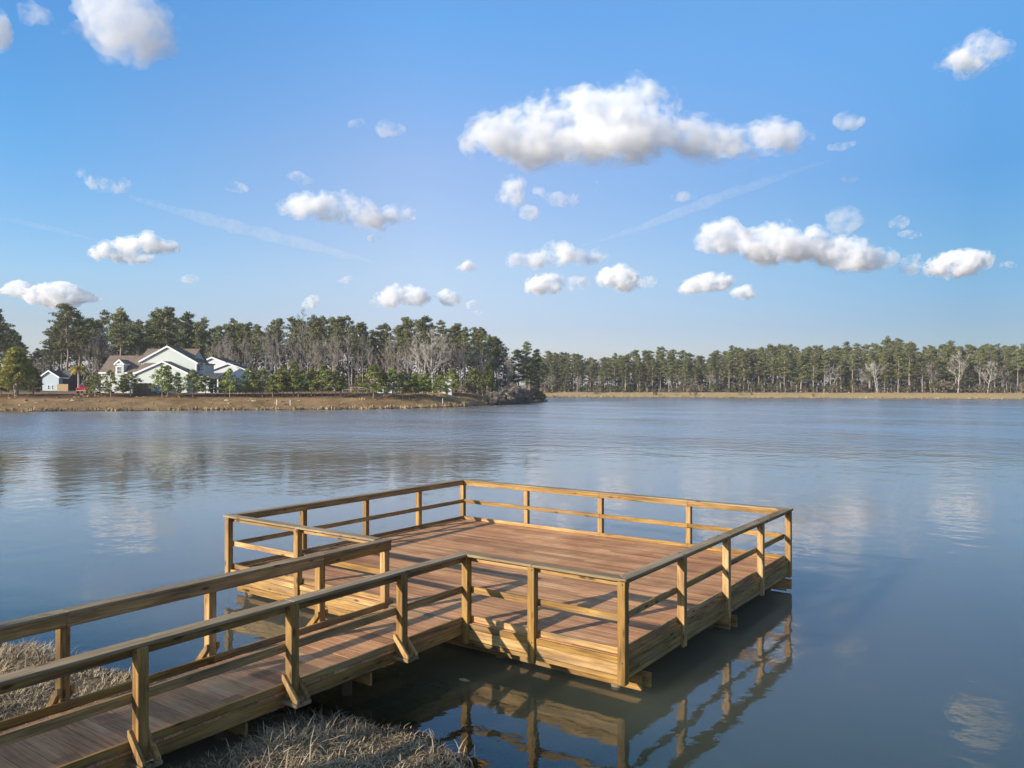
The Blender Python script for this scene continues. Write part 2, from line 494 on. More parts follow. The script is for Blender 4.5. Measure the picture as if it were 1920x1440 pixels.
def water_mat():
    t = NT('pond_water')
    t.n.remove(t.bsdf)
    p = t.pos()
    # wind: calm in the lee of the near bank, ruffled further out, with uneven gusts
    sep = t.node('ShaderNodeSeparateXYZ'); t.l.new(p, sep.inputs[0])
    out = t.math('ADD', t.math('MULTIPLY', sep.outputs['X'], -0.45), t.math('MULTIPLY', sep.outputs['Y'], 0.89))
    gust = t.noise(t.mapping(p, (0.012, 0.03, 0.03)), 1.0, 4, 0.6)
    gust2 = t.noise(t.mapping(p, (0.035, 0.09, 0.09)), 1.0, 3, 0.6)
    o2 = t.math('ADD', out, t.math('MULTIPLY', t.math('SUBTRACT', gust, 0.5), 34.0))
    mid = t.mrange(o2, 10.0, 30.0); farr = t.mrange(o2, 34.0, 58.0)
    w1 = t.noise(t.mapping(p, (1.0, 1.0, 1.0)), 1.3, 2, 0.5)
    w2 = t.noise(t.mapping(p, (1.0, 1.0, 1.0)), 3.4, 3, 0.6)
    w3 = t.noise(p, 0.42, 2, 0.5)
    gv_ = t.mrange(gust2, 0.3, 0.7, 0.55, 1.25)
    amp = t.math('ADD', 0.068, t.math('ADD', t.math('MULTIPLY', mid, 0.06), t.math('MULTIPLY', t.math('MULTIPLY', farr, gv_), 0.85)))
    h = t.math('ADD', t.math('MULTIPLY', w1, 0.13), t.math('ADD', t.math('MULTIPLY', w2, 0.04), t.math('MULTIPLY', w3, 0.24)))
    h = t.math('MULTIPLY', h, amp)
    b = t.node('ShaderNodeBump'); t.l.new(h, b.inputs['Height']); b.inputs['Strength'].default_value = 1.0; b.inputs['Distance'].default_value = 1.0
    fr = t.node('ShaderNodeFresnel'); fr.inputs['IOR'].default_value = 1.6; t.l.new(b.outputs[0], fr.inputs['Normal'])
    fl = t.node('ShaderNodeFresnel'); fl.inputs['IOR'].default_value = 1.6
    frm = t.math('ADD', t.math('MULTIPLY', fr.outputs[0], 0.5), t.math('MULTIPLY', fl.outputs[0], 0.47))
    gl = t.node('ShaderNodeBsdfGlossy'); gl.inputs['Roughness'].default_value = 0.015; gl.inputs['Color'].default_value = (1, 1, 1, 1)
    t.l.new(b.outputs[0], gl.inputs['Normal'])
    t.l.new(t.math('ADD', 0.02, t.math('MULTIPLY', farr, t.math('MULTIPLY', gv_, 0.17))), gl.inputs['Roughness'])
    murk = t.node('ShaderNodeSubsurfaceScattering', falloff='BURLEY')
    murk.inputs['Radius'].default_value = (1.0, 1.0, 0.8); murk.inputs['Scale'].default_value = 3.0
    n = t.noise(p, 0.35, 4, 0.6)
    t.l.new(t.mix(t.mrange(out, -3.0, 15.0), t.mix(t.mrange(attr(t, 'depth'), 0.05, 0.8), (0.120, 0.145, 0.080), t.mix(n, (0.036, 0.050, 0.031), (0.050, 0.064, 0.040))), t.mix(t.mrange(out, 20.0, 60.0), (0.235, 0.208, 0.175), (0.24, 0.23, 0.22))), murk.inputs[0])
    tr = t.node('ShaderNodeBsdfTransparent'); tr.inputs[0].default_value = (0.62, 0.62, 0.45, 1)
    dep = attr(t, 'depth')
    body = t.node('ShaderNodeMixShader')
    t.l.new(t.mrange(dep, 0.0, 0.75, 0.05, 0.92), body.inputs[0])
    t.l.new(tr.outputs[0], body.inputs[1]); t.l.new(murk.outputs[0], body.inputs[2])
    ms = t.node('ShaderNodeMixShader'); t.l.new(frm, ms.inputs[0])
    t.l.new(body.outputs[0], ms.inputs[1]); t.l.new(gl.outputs[0], ms.inputs[2])
    t.l.new(ms.outputs[0], t.out.inputs[0])
    return t.mat
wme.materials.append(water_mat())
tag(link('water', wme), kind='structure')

# ------------------------------------------------------------------ the pier
rng = random.Random(7)
PX0, PX1, PY0, PY1 = -9.13, 0.0, 0.0, 7.65
DZ = 0.59
RLOC = (-4.6, 3.8, 0.0)
pier = empty('wooden_pier', RLOC)
tag(pier, 'brown wooden fishing pier with square railed platform and railed walkway over the water', 'pier')

def pbuild(mb, name, mats, parent=pier, bevel=0.0):
    mb.v = [(x - RLOC[0], y - RLOC[1], z - RLOC[2]) for x, y, z in mb.v]
    return mb.build(name, mats, parent, bevel=bevel)

def pb(name, x0, x1, y0, y1, z0, z1, mat, parent=pier, bevel=0.005):
    m = MB(); m.box(x0, x1, y0, y1, z0, z1)
    return pbuild(m, name, mat, parent, bevel)

# deck of the platform: boards along x, butted over a joint line
m = MB()
y = PY0 + 0.113; k = 0
while y < PY1 - 0.115:
    y2 = min(y + 0.1360, PY1 - 0.113)
    for xa, xb in ((PX0 + 0.113, -4.004), (-3.999, PX1 - 0.113)):
        dz = rng.uniform(-0.001, 0.001)
        m.box(xa, xb, y, y2, DZ - 0.038, DZ + dz)
    y += 0.1415; k += 1
pbuild(m, 'deck', DECK, bevel=0.0015)

# walkway geometry (runs along -y)
WXL, WXR, WYE = -4.42, -2.875, -13.0
m = MB(); y = -0.0
while y > WYE:
    dz = rng.uniform(-0.003, 0.003)
    m.box(WXL, WXR, y - 0.229, y, DZ - 0.036, DZ + dz)
    y -= 0.236
pbuild(m, 'walkway_deck', WALK, bevel=0.0015)
pb('threshold_board', WXL - 0.05, WXR + 0.04, 0.004, 0.110, DZ - 0.03, DZ + 0.006, CAPX)

# rim boards round the platform (a 2x4 over a wide fascia board) and the toe boards on top
def rim(x0, x1, y0, y1, axis):
    M_ = WX if axis == 'x' else WY
    pb('rim_board', x0, x1, y0, y1, 0.497, DZ - 0.003, M_)
    e = 0.006
    pb('fascia_board', x0 + e, x1 - e, y0 + e, y1 - e, 0.330, 0.489, M_)
    pb('fascia_board', x0 + e, x1 - e, y0 + e, y1 - e, 0.262, 0.323, M_)
rim(PX0 + 0.115, WXL - 0.08, 0.07, 0.11, 'x')
rim(WXR + 0.06, PX1 - 0.115, 0.07, 0.11, 'x')
pb('fascia_board', WXL - 0.06, WXR + 0.04, 0.078, 0.108, 0.262, 0.54, WX)
rim(PX0 + 0.115, PX1 - 0.115, PY1 - 0.11, PY1 - 0.07, 'x')
rim(PX0 + 0.07, PX0 + 0.11, 0.115, PY1 - 0.115, 'y')
rim(PX1 - 0.11, PX1 - 0.07, 0.115, PY1 - 0.115, 'y')

POSTW = 0.118
BOLT = plain('rusty_bolt', (0.06, 0.045, 0.035), 0.6, 0.4)
def bolts(P_, x, y, zs=(0.53, 1.60)):
    h = POSTW / 2
    for zz in zs:
        m = MB(); m.tube([(x + 0.02, y - h + 0.002, zz), (x + 0.02, y - h - 0.007, zz)], [0.012, 0.010], 8)
        pbuild(m, 'bolt', BOLT, P_)
def post(x, y, side, zb=0.225, zt=1.643):
    """square post notched over the rim board; side says which way the rim faces"""
    h = POSTW / 2; m = MB()
    if side in ('f', 'b'):
        s = -1 if side == 'f' else 1
        prof = [(-h, DZ + 0.012), (-h, zt), (h, zt), (h, zb), (0.0, zb), (0.0, DZ + 0.012)] if s > 0 else \
               [(h, DZ + 0.012), (0.0, DZ + 0.012), (0.0, zb), (-h, zb), (-h, zt), (h, zt)]
        m.prism([(p[0], p[1]) for p in prof], x - h, x + h, 'x')
        m.v = [(a, b + y, c) for a, b, c in m.v]
    elif side in ('r', 'l'):
        s = -1 if side == 'l' else 1
        prof = [(-h, DZ + 0.012), (-h, zt), (h, zt), (h, zb), (0.0, zb), (0.0, DZ + 0.012)] if s > 0 else \
               [(h, DZ + 0.012), (0.0, DZ + 0.012), (0.0, zb), (-h, zb), (-h, zt), (h, zt)]
        m.prism(prof, y - h, y + h, 'y')
        m.v = [(a + x, b, c) for a, b, c in m.v]
    else:
        m.box(x - h, x + h, y - h, y + h, zb, zt)
    P_ = pbuild(m, 'post', WZ, bevel=0.006)
    bolts(P_, x, y)
    return P_

F0, B0, R0, L0 = PY0 + 0.085, PY1 - 0.085, PX1 - 0.085, PX0 + 0.085
XL_, XR_ = -4.665, -2.81                                   # posts of the walkway
post(L0, F0, 'c'); post(-6.90, F0, 'f'); post(XL_ + 0.03, F0, 'f', 0.40)
post(XR_ - 0.03, F0, 'f', 0.27); post(-1.58, F0, 'f'); post(R0, F0, 'c', 0.223)
for yy in (2.05, 3.96, 5.78): post(R0, yy, 'r')
post(R0, B0, 'c')
for xx in (-6.88, -4.65, -2.34): post(xx, B0, 'b')
post(L0, B0, 'c')
for yy in (1.98, 3.87, 5.75): post(L0, yy, 'l')

# rails: a flat cap, an upper and a middle rail and a toe board on the inner side of the posts
CT, CB = 1.682, 1.644
def rails_x(x0, x1, yc, inner, seams, kinds='umt'):
    cuts = [x0] + seams + [x1]
    for a, b in zip(cuts[:-1], cuts[1:]):
        g = 0.0015
        if inner > 0: ya, yb = yc + POSTW / 2, yc + POSTW / 2 + 0.038
        else: ya, yb = yc - POSTW / 2 - 0.038, yc - POSTW / 2
        if 'u' in kinds: pb('upper_rail', a + g, b - g, ya, yb, 1.545, CB - 0.003, WX)
        if 'm' in kinds: pb('middle_rail', a + g, b - g, ya, yb, 1.050, 1.148, WX)
        if 't' in kinds: pb('toe_board', a + g, b - g, ya + 0.001, yb, DZ + 0.010, DZ + 0.096, WX)
def rails_y(y0, y1, xc, inner, seams, kinds='umt'):
    cuts = [y0] + seams + [y1]
    for a, b in zip(cuts[:-1], cuts[1:]):
        g = 0.0015
        if inner > 0: xa, xb = xc + POSTW / 2, xc + POSTW / 2 + 0.038
        else: xa, xb = xc - POSTW / 2 - 0.038, xc - POSTW / 2
        if 'u' in kinds: pb('upper_rail', xa, xb, a + g, b - g, 1.545, CB - 0.003, WY)
        if 'm' in kinds: pb('middle_rail', xa, xb, a + g, b - g, 1.052, 1.150, WY)
        if 't' in kinds: pb('toe_board', xa + 0.001, xb, a + g, b - g, DZ + 0.012, DZ + 0.098, WY)
ihx = POSTW / 2 + 0.040
rails_x(L0 - 0.055, -6.93, F0, 1, []); rails_x(-6.93, XL_ + 0.085, F0, 1, [])
rails_x(XR_ - 0.085, -1.58, F0, 1, []); rails_x(-1.58, R0 + 0.05, F0, 1, [])
rails_x(L0 + ihx, R0 - ihx, B0, -1, [-4.65, -2.34])
rails_y(F0 + ihx, B0 - 0.06, R0, -1, [2.05, 5.78])
rails_y(F0 + ihx, B0 - 0.06, L0, 1, [3.87])

CW = 0.19
def cap(pts, mat):
    m = MB(); m.prism(pts, CB, CT, 'z'); return pbuild(m, 'cap_rail', mat, bevel=0.006)
i0x, i1x, i0y, i1y = PX0 + CW, PX1 - CW, PY0 + CW, PY1 - CW
e = 0.0015
AX0, AX1 = -2.97, -2.772
cap([(AX1 + e, 0), (-1.55 - e, 0), (-1.55 - e, i0y), (AX1 - 0.19 + e, i0y)], CAPX)
cap([(-1.55 + e, 0), (PX1 - e, 0), (i1x - e, i0y), (-1.55 + e, i0y)], CAPX)
cap([(PX1, e), (PX1, 3.96 - e), (i1x, 3.96 - e), (i1x, i0y + e)], CAPY)
cap([(PX1, 3.96 + e), (PX1, PY1 - e), (i1x, i1y - e), (i1x, 3.96 + e)], CAPY)
cap([(PX1 - e, PY1), (-2.34 + e, PY1), (-2.34 + e, i1y), (i1x - e, i1y)], CAPX)
cap([(-2.34 - e, PY1), (-4.65 + e, PY1), (-4.65 + e, i1y), (-2.34 - e, i1y)], CAPX)
cap([(-4.65 - e, PY1), (PX0 + e, PY1), (i0x + e, i1y), (-4.65 - e, i1y)], CAPX)
cap([(PX0, PY1 - e), (PX0, 1.98 + e), (i0x, 1.98 + e), (i0x, i1y - e)], CAPY)
cap([(PX0, 1.98 - e), (PX0, e), (i0x, i0y + e), (i0x, 1.98 - e)], CAPY)
cap([(PX0 + e, 0), (-6.9 - e, 0), (-6.9 - e, i0y), (i0x + e, i0y)], CAPX)
cap([(-6.9 + e, 0), (XL_ - 0.13, 0), (XL_ - 0.13, i0y), (-6.9 + e, i0y)], CAPX)

# walkway: posts stand on outrigger boards with a pair of kick braces each
RYS = [-1.40, -3.32, -5.24, -7.16, -9.08, -11.0]
LYS = [-1.30, -3.22, -5.15, -7.1, -9.0, -10.95]
def kick(xp, yp, s):
    """outrigger, post and the two sloping braces; s = +1 on the right-hand side of the walkway"""
    h = POSTW / 2
    xin, xo = (WXR - 0.02, xp + 0.22) if s > 0 else (xp - 0.22, WXL + 0.02)
    pst = MB(); pst.box(xp - h, xp + h, yp - h, yp + h, 0.5, CB - 0.001)
    P = pbuild(pst, 'post', WZ, bevel=0.006); bolts(P, xp, yp, (0.62, 1.60))
    o = MB(); o.box(xin, xo, yp - 0.115, yp + 0.115, 0.452, 0.498)
    O = pbuild(o, 'outrigger', CAPX, bevel=0.005)
    end = xo if s > 0 else xin
    for q in (-1, 1):
        b = MB()
        x_out, x_in = end - s * 0.005, xp - s * 0.075
        yy = yp + q * (h + 0.022)
        prof = [(x_out, 0.50), (x_out, 0.535), (x_in + s * 0.03, 0.80), (x_in, 0.80), (x_in, 0.735), (x_out - s * 0.085, 0.50)]
        if s < 0: prof = prof[::-1]
        b.prism(prof, yy - 0.021, yy + 0.021, 'y')
        b.v = [(px_ - RLOC[0], py_ - RLOC[1], pz_ - RLOC[2]) for px_, py_, pz_ in b.v]
        b.build('kick_brace', WZ, P, bevel=0.004)
for yy in RYS: kick(XR_, yy, 1)
for yy in LYS: kick(XL_, yy, -1)
def cuts_down(a, seams):
    c = [a] + seams; return list(zip(c[:-1], c[1:]))
for a, b in cuts_down(0.0, [-3.32, -7.16, -11.0, -13.0]):
    cap([(AX0 if a < -0.1 else AX1 - 0.19 - 0.002, (a - e) if a < -0.1 else i0y - 0.002), (AX0, b + e), (AX1, b + e), (AX1, a - e)], CAPY)
    a2 = a if a < -0.1 else F0 - POSTW / 2 - 0.002
    pb('upper_rail', XR_ - POSTW / 2 - 0.038, XR_ - POSTW / 2, b + e, a2 - e, 1.535, CB - 0.003, WY)
    pb('middle_rail', XR_ - POSTW / 2 - 0.038, XR_ - POSTW / 2, b + e, a2 - e, 1.062, 1.168, WY)
    pb('curb_board', WXR - 0.035, WXR + 0.006, b + e, a2 - e, DZ + 0.006, DZ + 0.092, WY)
    pb('side_joist', WXR - 0.045, WXR - 0.004, b + e, min(a2, 0.06) - e, 0.40, DZ - 0.040, WY)
for a, b in cuts_down(0.178, [-1.30, -5.15, -9.0, -13.0]):
    cap([(-4.742, a - e), (-4.742, b + e), (-4.555, b + e), (-4.555, a - e)], CAPY)
    pb('upper_rail', XL_ + POSTW / 2 + 0.001, XL_ + POSTW / 2 + 0.04, b + e, a - e, 1.50, CB - 0.003, WY)
for a, b in cuts_down(0.235, [-3.22, -7.1, -13.0]):
    pb('toe_board', XL_ + POSTW / 2 + 0.001, XL_ + POSTW / 2 + 0.04, b + e, a - e, 0.535, 0.638, WY)
for a, b in cuts_down(0.06, [-5.15, -13.0]):
    pb('side_joist', WXL + 0.004, WXL + 0.045, b + e, a - e, 0.36, DZ - 0.040, WY)
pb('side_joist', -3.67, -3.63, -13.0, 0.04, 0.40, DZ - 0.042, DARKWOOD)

# doubled beams on round piles under the platform, joists between
for yb in (0.42, 3.84, 7.05):
    for dy in (0.0, 0.19):
        pb('beam', PX0 - 0.13, PX1 + 0.02 + (0.05 if dy else 0.0), yb + dy, yb + dy + 0.042, 0.05, 0.258, WX)
    for xp in (-8.9, -6.8, -4.6, -2.5, -0.42):
        m = MB(); m.tube([(xp, yb + 0.116, -1.6), (xp, yb + 0.116, 0.20)], [0.095, 0.088], 14)
        pbuild(m, 'pile', PILE)
for yb in (-1.9, -3.9, -6.2, -8.6):
    pb('beam', WXL + 0.06, WXR - 0.06, yb, yb + 0.042, 0.18, 0.358, WX)
    for xp in (WXL + 0.35, WXR - 0.45):
        m = MB(); m.tube([(xp, yb - 0.065, -1.3), (xp, yb - 0.065, 0.355)], [0.075, 0.07], 12)
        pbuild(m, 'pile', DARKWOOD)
m = MB()
x = PX0 + 0.4
while x < PX1 - 0.3:
    m.box(x, x + 0.04, 0.12, PY1 - 0.12, 0.26, DZ - 0.042); x += 0.41
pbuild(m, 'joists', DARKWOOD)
# ------------------------------------------------------------------ houses and small buildings
SIDING = {}
def siding(name, col):
    t = NT(name)
    sep = t.node('ShaderNodeSeparateXYZ'); t.l.new(t.coord(), sep.inputs[0])
    lap = t.math('FRACT', t.math('DIVIDE', sep.outputs['Z'], 0.19))
    n = t.noise(t.coord(), 1.2, 4, 0.6)
    c = t.mix(n, tuple(x * 0.93 for x in col), tuple(min(0.85, x * 1.05) for x in col))
    t.bump(lap, 0.6, 0.02)
    return t.done(c, 0.6, 0.3)
GREENSIDE = siding('pale_green_siding', (0.56, 0.605, 0.545))
WHITESIDE = siding('white_siding', (0.68, 0.69, 0.69))
BLUESIDE = siding('pale_blue_siding', (0.45, 0.52, 0.545))
TRIM = plain('white_trim_paint', (0.80, 0.80, 0.78), 0.5, 0.3, 0.04)
def shingle(name, col):
    t = NT(name)
    n = t.noise(t.coord(), 7.0, 4, 0.7); n2 = t.noise(t.coord(), 0.6, 3, 0.5)
    f = t.math('ADD', t.math('MULTIPLY', n, 0.6), t.math('MULTIPLY', n2, 0.4))
    c = t.ramp(f, [(0.3, tuple(x * 0.7 for x in col)), (0.7, tuple(x * 1.25 for x in col))])
    t.bump(n, 0.5, 0.03)
    return t.done(c, 0.9, 0.1)
BROWNROOF = shingle('brown_shingles', (0.205, 0.155, 0.118))
GREYROOF = shingle('grey_shingles', (0.10, 0.095, 0.095))
def glass(name, col):
    t = NT(name); return t.done(t.mix(t.noise(t.coord(), 2.0, 2), tuple(x * 0.7 for x in col), col), 0.08, 0.6)
PANE = glass('window_glass', (0.045, 0.055, 0.07))
SCREEN = plain('dark_porch_screen', (0.035, 0.04, 0.045), 0.6)

class House:
    """local frame: x to the right, y away from the lake, z up; sizes read off at the true depth of each wall"""
    def __init__(s, name, px0, v0, base):
        s.v0, s.base, s.px0 = v0, base, px0
        s.u0 = (px0 - 960) / FPX * v0
        x, y = uv(s.u0, v0)
        s.root = empty(name, (x, y, base), YAW)
    def x(s, px, y=0.0): return (px - 960) / FPX * (s.v0 + y) - s.u0
    def z(s, py, y=0.0): return CZ + (HOR - py) / FPX * (s.v0 + y) - s.base
    def gable(s, x0, x1, y0, y1, ze, zr, wall, roof, xa=None, ze1=None, over=0.35, parent=None, floor=-0.6, trim=True, names=('wall', 'roof', 'rake_trim')):
        """block whose gable faces the lake (ridge along y)"""
        xa = (x0 + x1) / 2 if xa is None else xa; ze1 = ze if ze1 is None else ze1
        P = parent or s.root
        w = MB(); w.prism([(x0, floor), (x1, floor), (x1, ze1), (xa, zr), (x0, ze)], y0, y1, 'y'); w.build(names[0], wall, P)
        r = MB(); th = 0.16
        for (xe, zE, sgn) in ((x0, ze, -1), (x1, ze1, 1)):
            sl = (zr - zE) / abs(xa - xe)
            xo, zo = xe + sgn * over, zE - sl * over
            pr_ = [(xa, zr + 0.03), (xa, zr + 0.03 + th), (xo, zo + 0.03 + th), (xo, zo + 0.03)]
            r.prism(pr_ if sgn < 0 else pr_[::-1], y0 - over, y1 + over * 0.5, 'y')
        ro = r.build(names[1], roof, P)
        if trim:
            t = MB()
            for (xe, zE, sgn) in ((x0, ze, -1), (x1, ze1, 1)):
                sl = (zr - zE) / abs(xa - xe)
                xo, zo = xe + sgn * (over + 0.02), zE - sl * over
                pr_ = [(xa, zr - 0.14), (xa, zr + 0.24), (xo, zo + 0.24), (xo, zo - 0.14)]
                t.prism(pr_ if sgn < 0 else pr_[::-1], y0 - over - 0.05, y0 - over - 0.004, 'y')
                # eave fascia running back
                xa_, xb_ = sorted((xo, xo + sgn * 0.04))
                t.box(xa_, xb_, y0 - over, y1 + over * 0.5, zo - 0.10, zo + 0.22)
            t.build(names[2], TRIM, P)
        return ro
    def sideroof(s, x0, x1, y0, y1, ze, zr, wall, roof, yr=None, over=0.35, floor=-0.6):
        """block with its ridge along x, one slope facing the lake"""
        yr = (y0 + y1) / 2 if yr is None else yr
        w = MB(); w.prism([(y0, floor), (y1, floor), (y1, ze), (yr, zr), (y0, ze)], x0, x1, 'x'); w.build('wall', wall, s.root)
        r = MB(); th = 0.16
        for (ye, sgn) in ((y0, -1), (y1, 1)):
            sl = (zr - ze) / abs(yr - ye); yo, zo = ye + sgn * over, ze - sl * over
            r.prism([(yr, zr + 0.03), (yr, zr + 0.03 + th), (yo, zo + 0.03 + th), (yo, zo + 0.03)], x0 - over, x1 + over, 'x')
        ro = r.build('roof', roof, s.root)
        t = MB(); sl = (zr - ze) / abs(yr - y0)
        t.box(x0 - over, x1 + over, y0 - over - 0.05, y0 - over - 0.004, ze - sl * over - 0.08, ze - sl * over + 0.22)
        t.build('eave_trim', TRIM, s.root)
        return ro
    def window(s, x0, x1, z0, z1, y, parent=None, mull=1, cross=1):
        P = parent or s.root; f = MB(); b = 0.10
        f.box(x0 - b, x1 + b, y - 0.06, y - 0.004, z0 - b, z0); f.box(x0 - b, x1 + b, y - 0.06, y - 0.004, z1, z1 + b)
        f.box(x0 - b, x0, y - 0.06, y - 0.004, z0, z1); f.box(x1, x1 + b, y - 0.06, y - 0.004, z0, z1)
        for i in range(mull):
            xm = x0 + (x1 - x0) * (i + 1) / (mull + 1); f.box(xm - 0.03, xm + 0.03, y - 0.05, y - 0.006, z0, z1)
        for i in range(cross):
            zm = z0 + (z1 - z0) * (i + 1) / (cross + 1); f.box(x0, x1, y - 0.048, y - 0.008, zm - 0.035, zm + 0.035)
        fo = f.build('window', TRIM, P)
        p = MB(); p.box(x0, x1, y - 0.03, y - 0.002, z0, z1)
        p.build('pane', PANE, fo)
        return fo

def zx(a): return 170 + a / 6.194
def zy(a): return 630 + a / 6.194

# pale green house, the nearest to the water
bx, by = pv(285, 170)
H = House('green_house', zx(715), 168.0, tz(bx, by) - 0.05)
tag(H.root, 'large pale green two-storey house with brown roofs, white trim and a dormer', 'house')
y = 2.0                                                    # left wing with the dormer
xl, xr_ = H.x(zx(120), y), H.x(zx(600), y + 4)
H.sideroof(xl, xr_ + 1.0, y, y + 9.0, H.z(zy(418), y), H.z(zy(237), y + 4.5), GREENSIDE, BROWNROOF)
d = empty('dormer', (0, 0, 0)); d.parent = H.root
yd = y - 0.5
COL.objects.unlink(d); bpy.data.objects.remove(d)
dx0, dx1 = H.x(zx(287), yd), H.x(zx(382), yd)
w = MB(); za, zt_ = H.z(zy(430), yd) - 0.5, H.z(zy(326), yd)
w.box(dx0, dx1, yd, yd + 3.2, za, zt_)
DORM = w.build('dormer', GREENSIDE, H.root)
H.gable(dx0, dx1, yd, yd + 3.4, zt_ + 0.02, H.z(zy(282), yd), GREENSIDE, BROWNROOF, over=0.2, parent=DORM, floor=zt_ + 0.001, names=('gable_wall', 'roof', 'rake_trim'))
H.window(H.x(zx(310), yd), H.x(zx(352), yd), H.z(zy(434), yd), H.z(zy(360), yd), yd, DORM)
t_ = MB(); t_.box(dx0 - 0.28, dx1 + 0.28, yd - 0.16, yd - 0.066, zt_ - 0.14, zt_ + 0.12); t_.build('eave_trim', TRIM, DORM)
y = 4.0                                                    # tall gable and the cross wing behind it
H.sideroof(H.x(zx(598), y + 2), H.x(zx(1180), y + 2), y + 1.0, y + 10.0, H.z(zy(300), y + 1), H.z(zy(157), y + 5.5), GREENSIDE, BROWNROOF)
xa_ = H.x(zx(895), y); x0_, x1_ = H.x(zx(588), y), H.x(zx(1230), y)
H.gable(x0_, x1_, y, y + 6.5, H.z(zy(292), y), H.z(zy(124), y), GREENSIDE, BROWNROOF, xa=xa_, ze1=H.z(zy(312), y))
cb_ = MB()                                                 # white corner boards
for xc in (x0_ + 0.02, x1_ - 0.24): cb_.box(xc, xc + 0.22, y - 0.03, y - 0.003, 0, H.z(zy(316), y))
cb_.build('corner_board', TRIM, H.root)
w_ = MB(); w_.prism([(0.6, H.z(zy(430), 1.0)), (4.0, H.z(zy(430), 1.0)), (4.0, H.z(zy(312), 3.9)), (3.9, H.z(zy(312), 3.9))], H.x(zx(605), 3), H.x(zx(880), 3), 'x')
w_.build('roof', BROWNROOF, H.root)
y = 0.0                                                    # low front gable
H.gable(H.x(zx(515), y), H.x(zx(1118), y), y, y + 4.0, H.z(zy(440), y), H.z(zy(300), y), GREENSIDE, BROWNROOF, xa=H.x(zx(838), y), ze1=H.z(zy(432), y))
for a, b in ((512, 537), (568, 597)): H.window(H.x(zx(a), y), H.x(zx(b), y), H.z(zy(537), y), H.z(zy(512), y), y, cross=0, mull=0)
H.window(H.x(zx(850), y), H.x(zx(885), y), H.z(zy(630), y), H.z(zy(545), y), y)
H.window(H.x(zx(1105), y), H.x(zx(1142), y) - 0.45, H.z(zy(605), y), H.z(zy(565), y), y, mull=0)
H.window(H.x(zx(815), y), H.x(zx(860), y), H.z(zy(372), y), H.z(zy(350), y), y, mull=2, cross=0)
y = 5.0                                                    # upper bay on the right with three windows
bw = MB(); bw.box(H.x(zx(1236), y), H.x(zx(1322), y), y, y + 5.5, -0.6, H.z(zy(330), y)); BAY = bw.build('bay', GREENSIDE, H.root)
rb = MB(); rb.box(H.x(zx(1226), y), H.x(zx(1334), y), y - 0.35, y + 5.8, H.z(zy(330), y) + 0.003, H.z(zy(318), y)); rb.build('roof', BROWNROOF, BAY)
for a, b in ((1250, 1268), (1275, 1293), (1299, 1315)): H.window(H.x(zx(a), y), H.x(zx(b), y), H.z(zy(400), y), H.z(zy(342), y), y, BAY, mull=0)
y = 1.2                                                    # single-storey part and the screened porch
lw = MB(); lw.box(H.x(zx(1118), y), H.x(zx(1372), y), y, y + 6, -0.6, H.z(zy(470), y)); lw.build('wall', GREENSIDE, H.root)
po = MB(); po.prism([(y - 0.5, H.z(zy(492), y)), (y - 0.5, H.z(zy(492), y) + 0.18), (y + 3.8, H.z(zy(440), y + 3.8)), (y + 3.8, H.z(zy(440), y + 3.8) - 0.18)], H.x(zx(1130), y), H.x(zx(1492), y), 'x')
po.build('porch_roof', GREYROOF, H.root)
pc = MB()
for a in (1380, 1428, 1470): pc.box(H.x(zx(a), y), H.x(zx(a), y) + 0.22, y - 0.1, y + 0.12, -0.4, H.z(zy(490), y))
pc.box(H.x(zx(1376), y), H.x(zx(1486), y), y - 0.06, y + 0.08, H.z(zy(608), y), H.z(zy(602), y))
pc.build('porch_posts', TRIM, H.root)
sc_ = MB(); sc_.box(H.x(zx(1374), y), H.x(zx(1484), y), y + 0.3, y + 3.4, -0.4, H.z(zy(496), y)); sc_.build('porch_screen', SCREEN, H.root)
vp = MB(); vp.tube([(H.x(zx(1128), 3.0), 3.0, 3.2), (H.x(zx(1128), 3.0), 3.0, H.z(zy(392), 3.0))], [0.13, 0.13], 8); vp.tube([(H.x(zx(1128), 3.0), 3.0, H.z(zy(392), 3.0) - 0.02), (H.x(zx(1128), 3.0), 3.0, H.z(zy(380), 3.0))], [0.2, 0.2], 8)
vp.build('vent_pipe', SCREEN, H.root)
H.window(H.x(zx(135), 2.0), H.x(zx(190), 2.0), H.z(zy(635), 2), H.z(zy(560), 2), 2.0)

# white house behind it
bx, by = pv(420, 188)
H2 = House('white_house', zx(1560), 186.0, tz(bx, by))
tag(H2.root, 'white house with two front gables and grey roof, right of the pale green house', 'house')
y = 3.0
H2.gable(H2.x(zx(1290), y), H2.x(zx(1560), y), y, y + 9, H2.z(zy(310), y), H2.z(zy(252), y), WHITESIDE, GREYROOF, xa=H2.x(zx(1408), y))
y = 0.0
H2.gable(H2.x(zx(1335), y), H2.x(zx(1860), y), y, y + 6, H2.z(zy(420), y), H2.z(zy(322), y), WHITESIDE, GREYROOF, xa=H2.x(zx(1598), y))
H2.window(H2.x(zx(1860), 0) + 0.0, H2.x(zx(1880), 0), 2.2, 3.4, 0.05, mull=0) if False else None
H2.window(H2.x(zx(1540), y), H2.x(zx(1575), y), 3.0, 4.3, y); H2.window(H2.x(zx(1690), y), H2.x(zx(1725), y), 2.0, 3.3, y)
y = 1.0
H2.sideroof(H2.x(zx(1850), y), H2.x(zx(2030), y), y, y + 7, H2.z(zy(470), y), H2.z(zy(400), y + 3.5), WHITESIDE, GREYROOF)

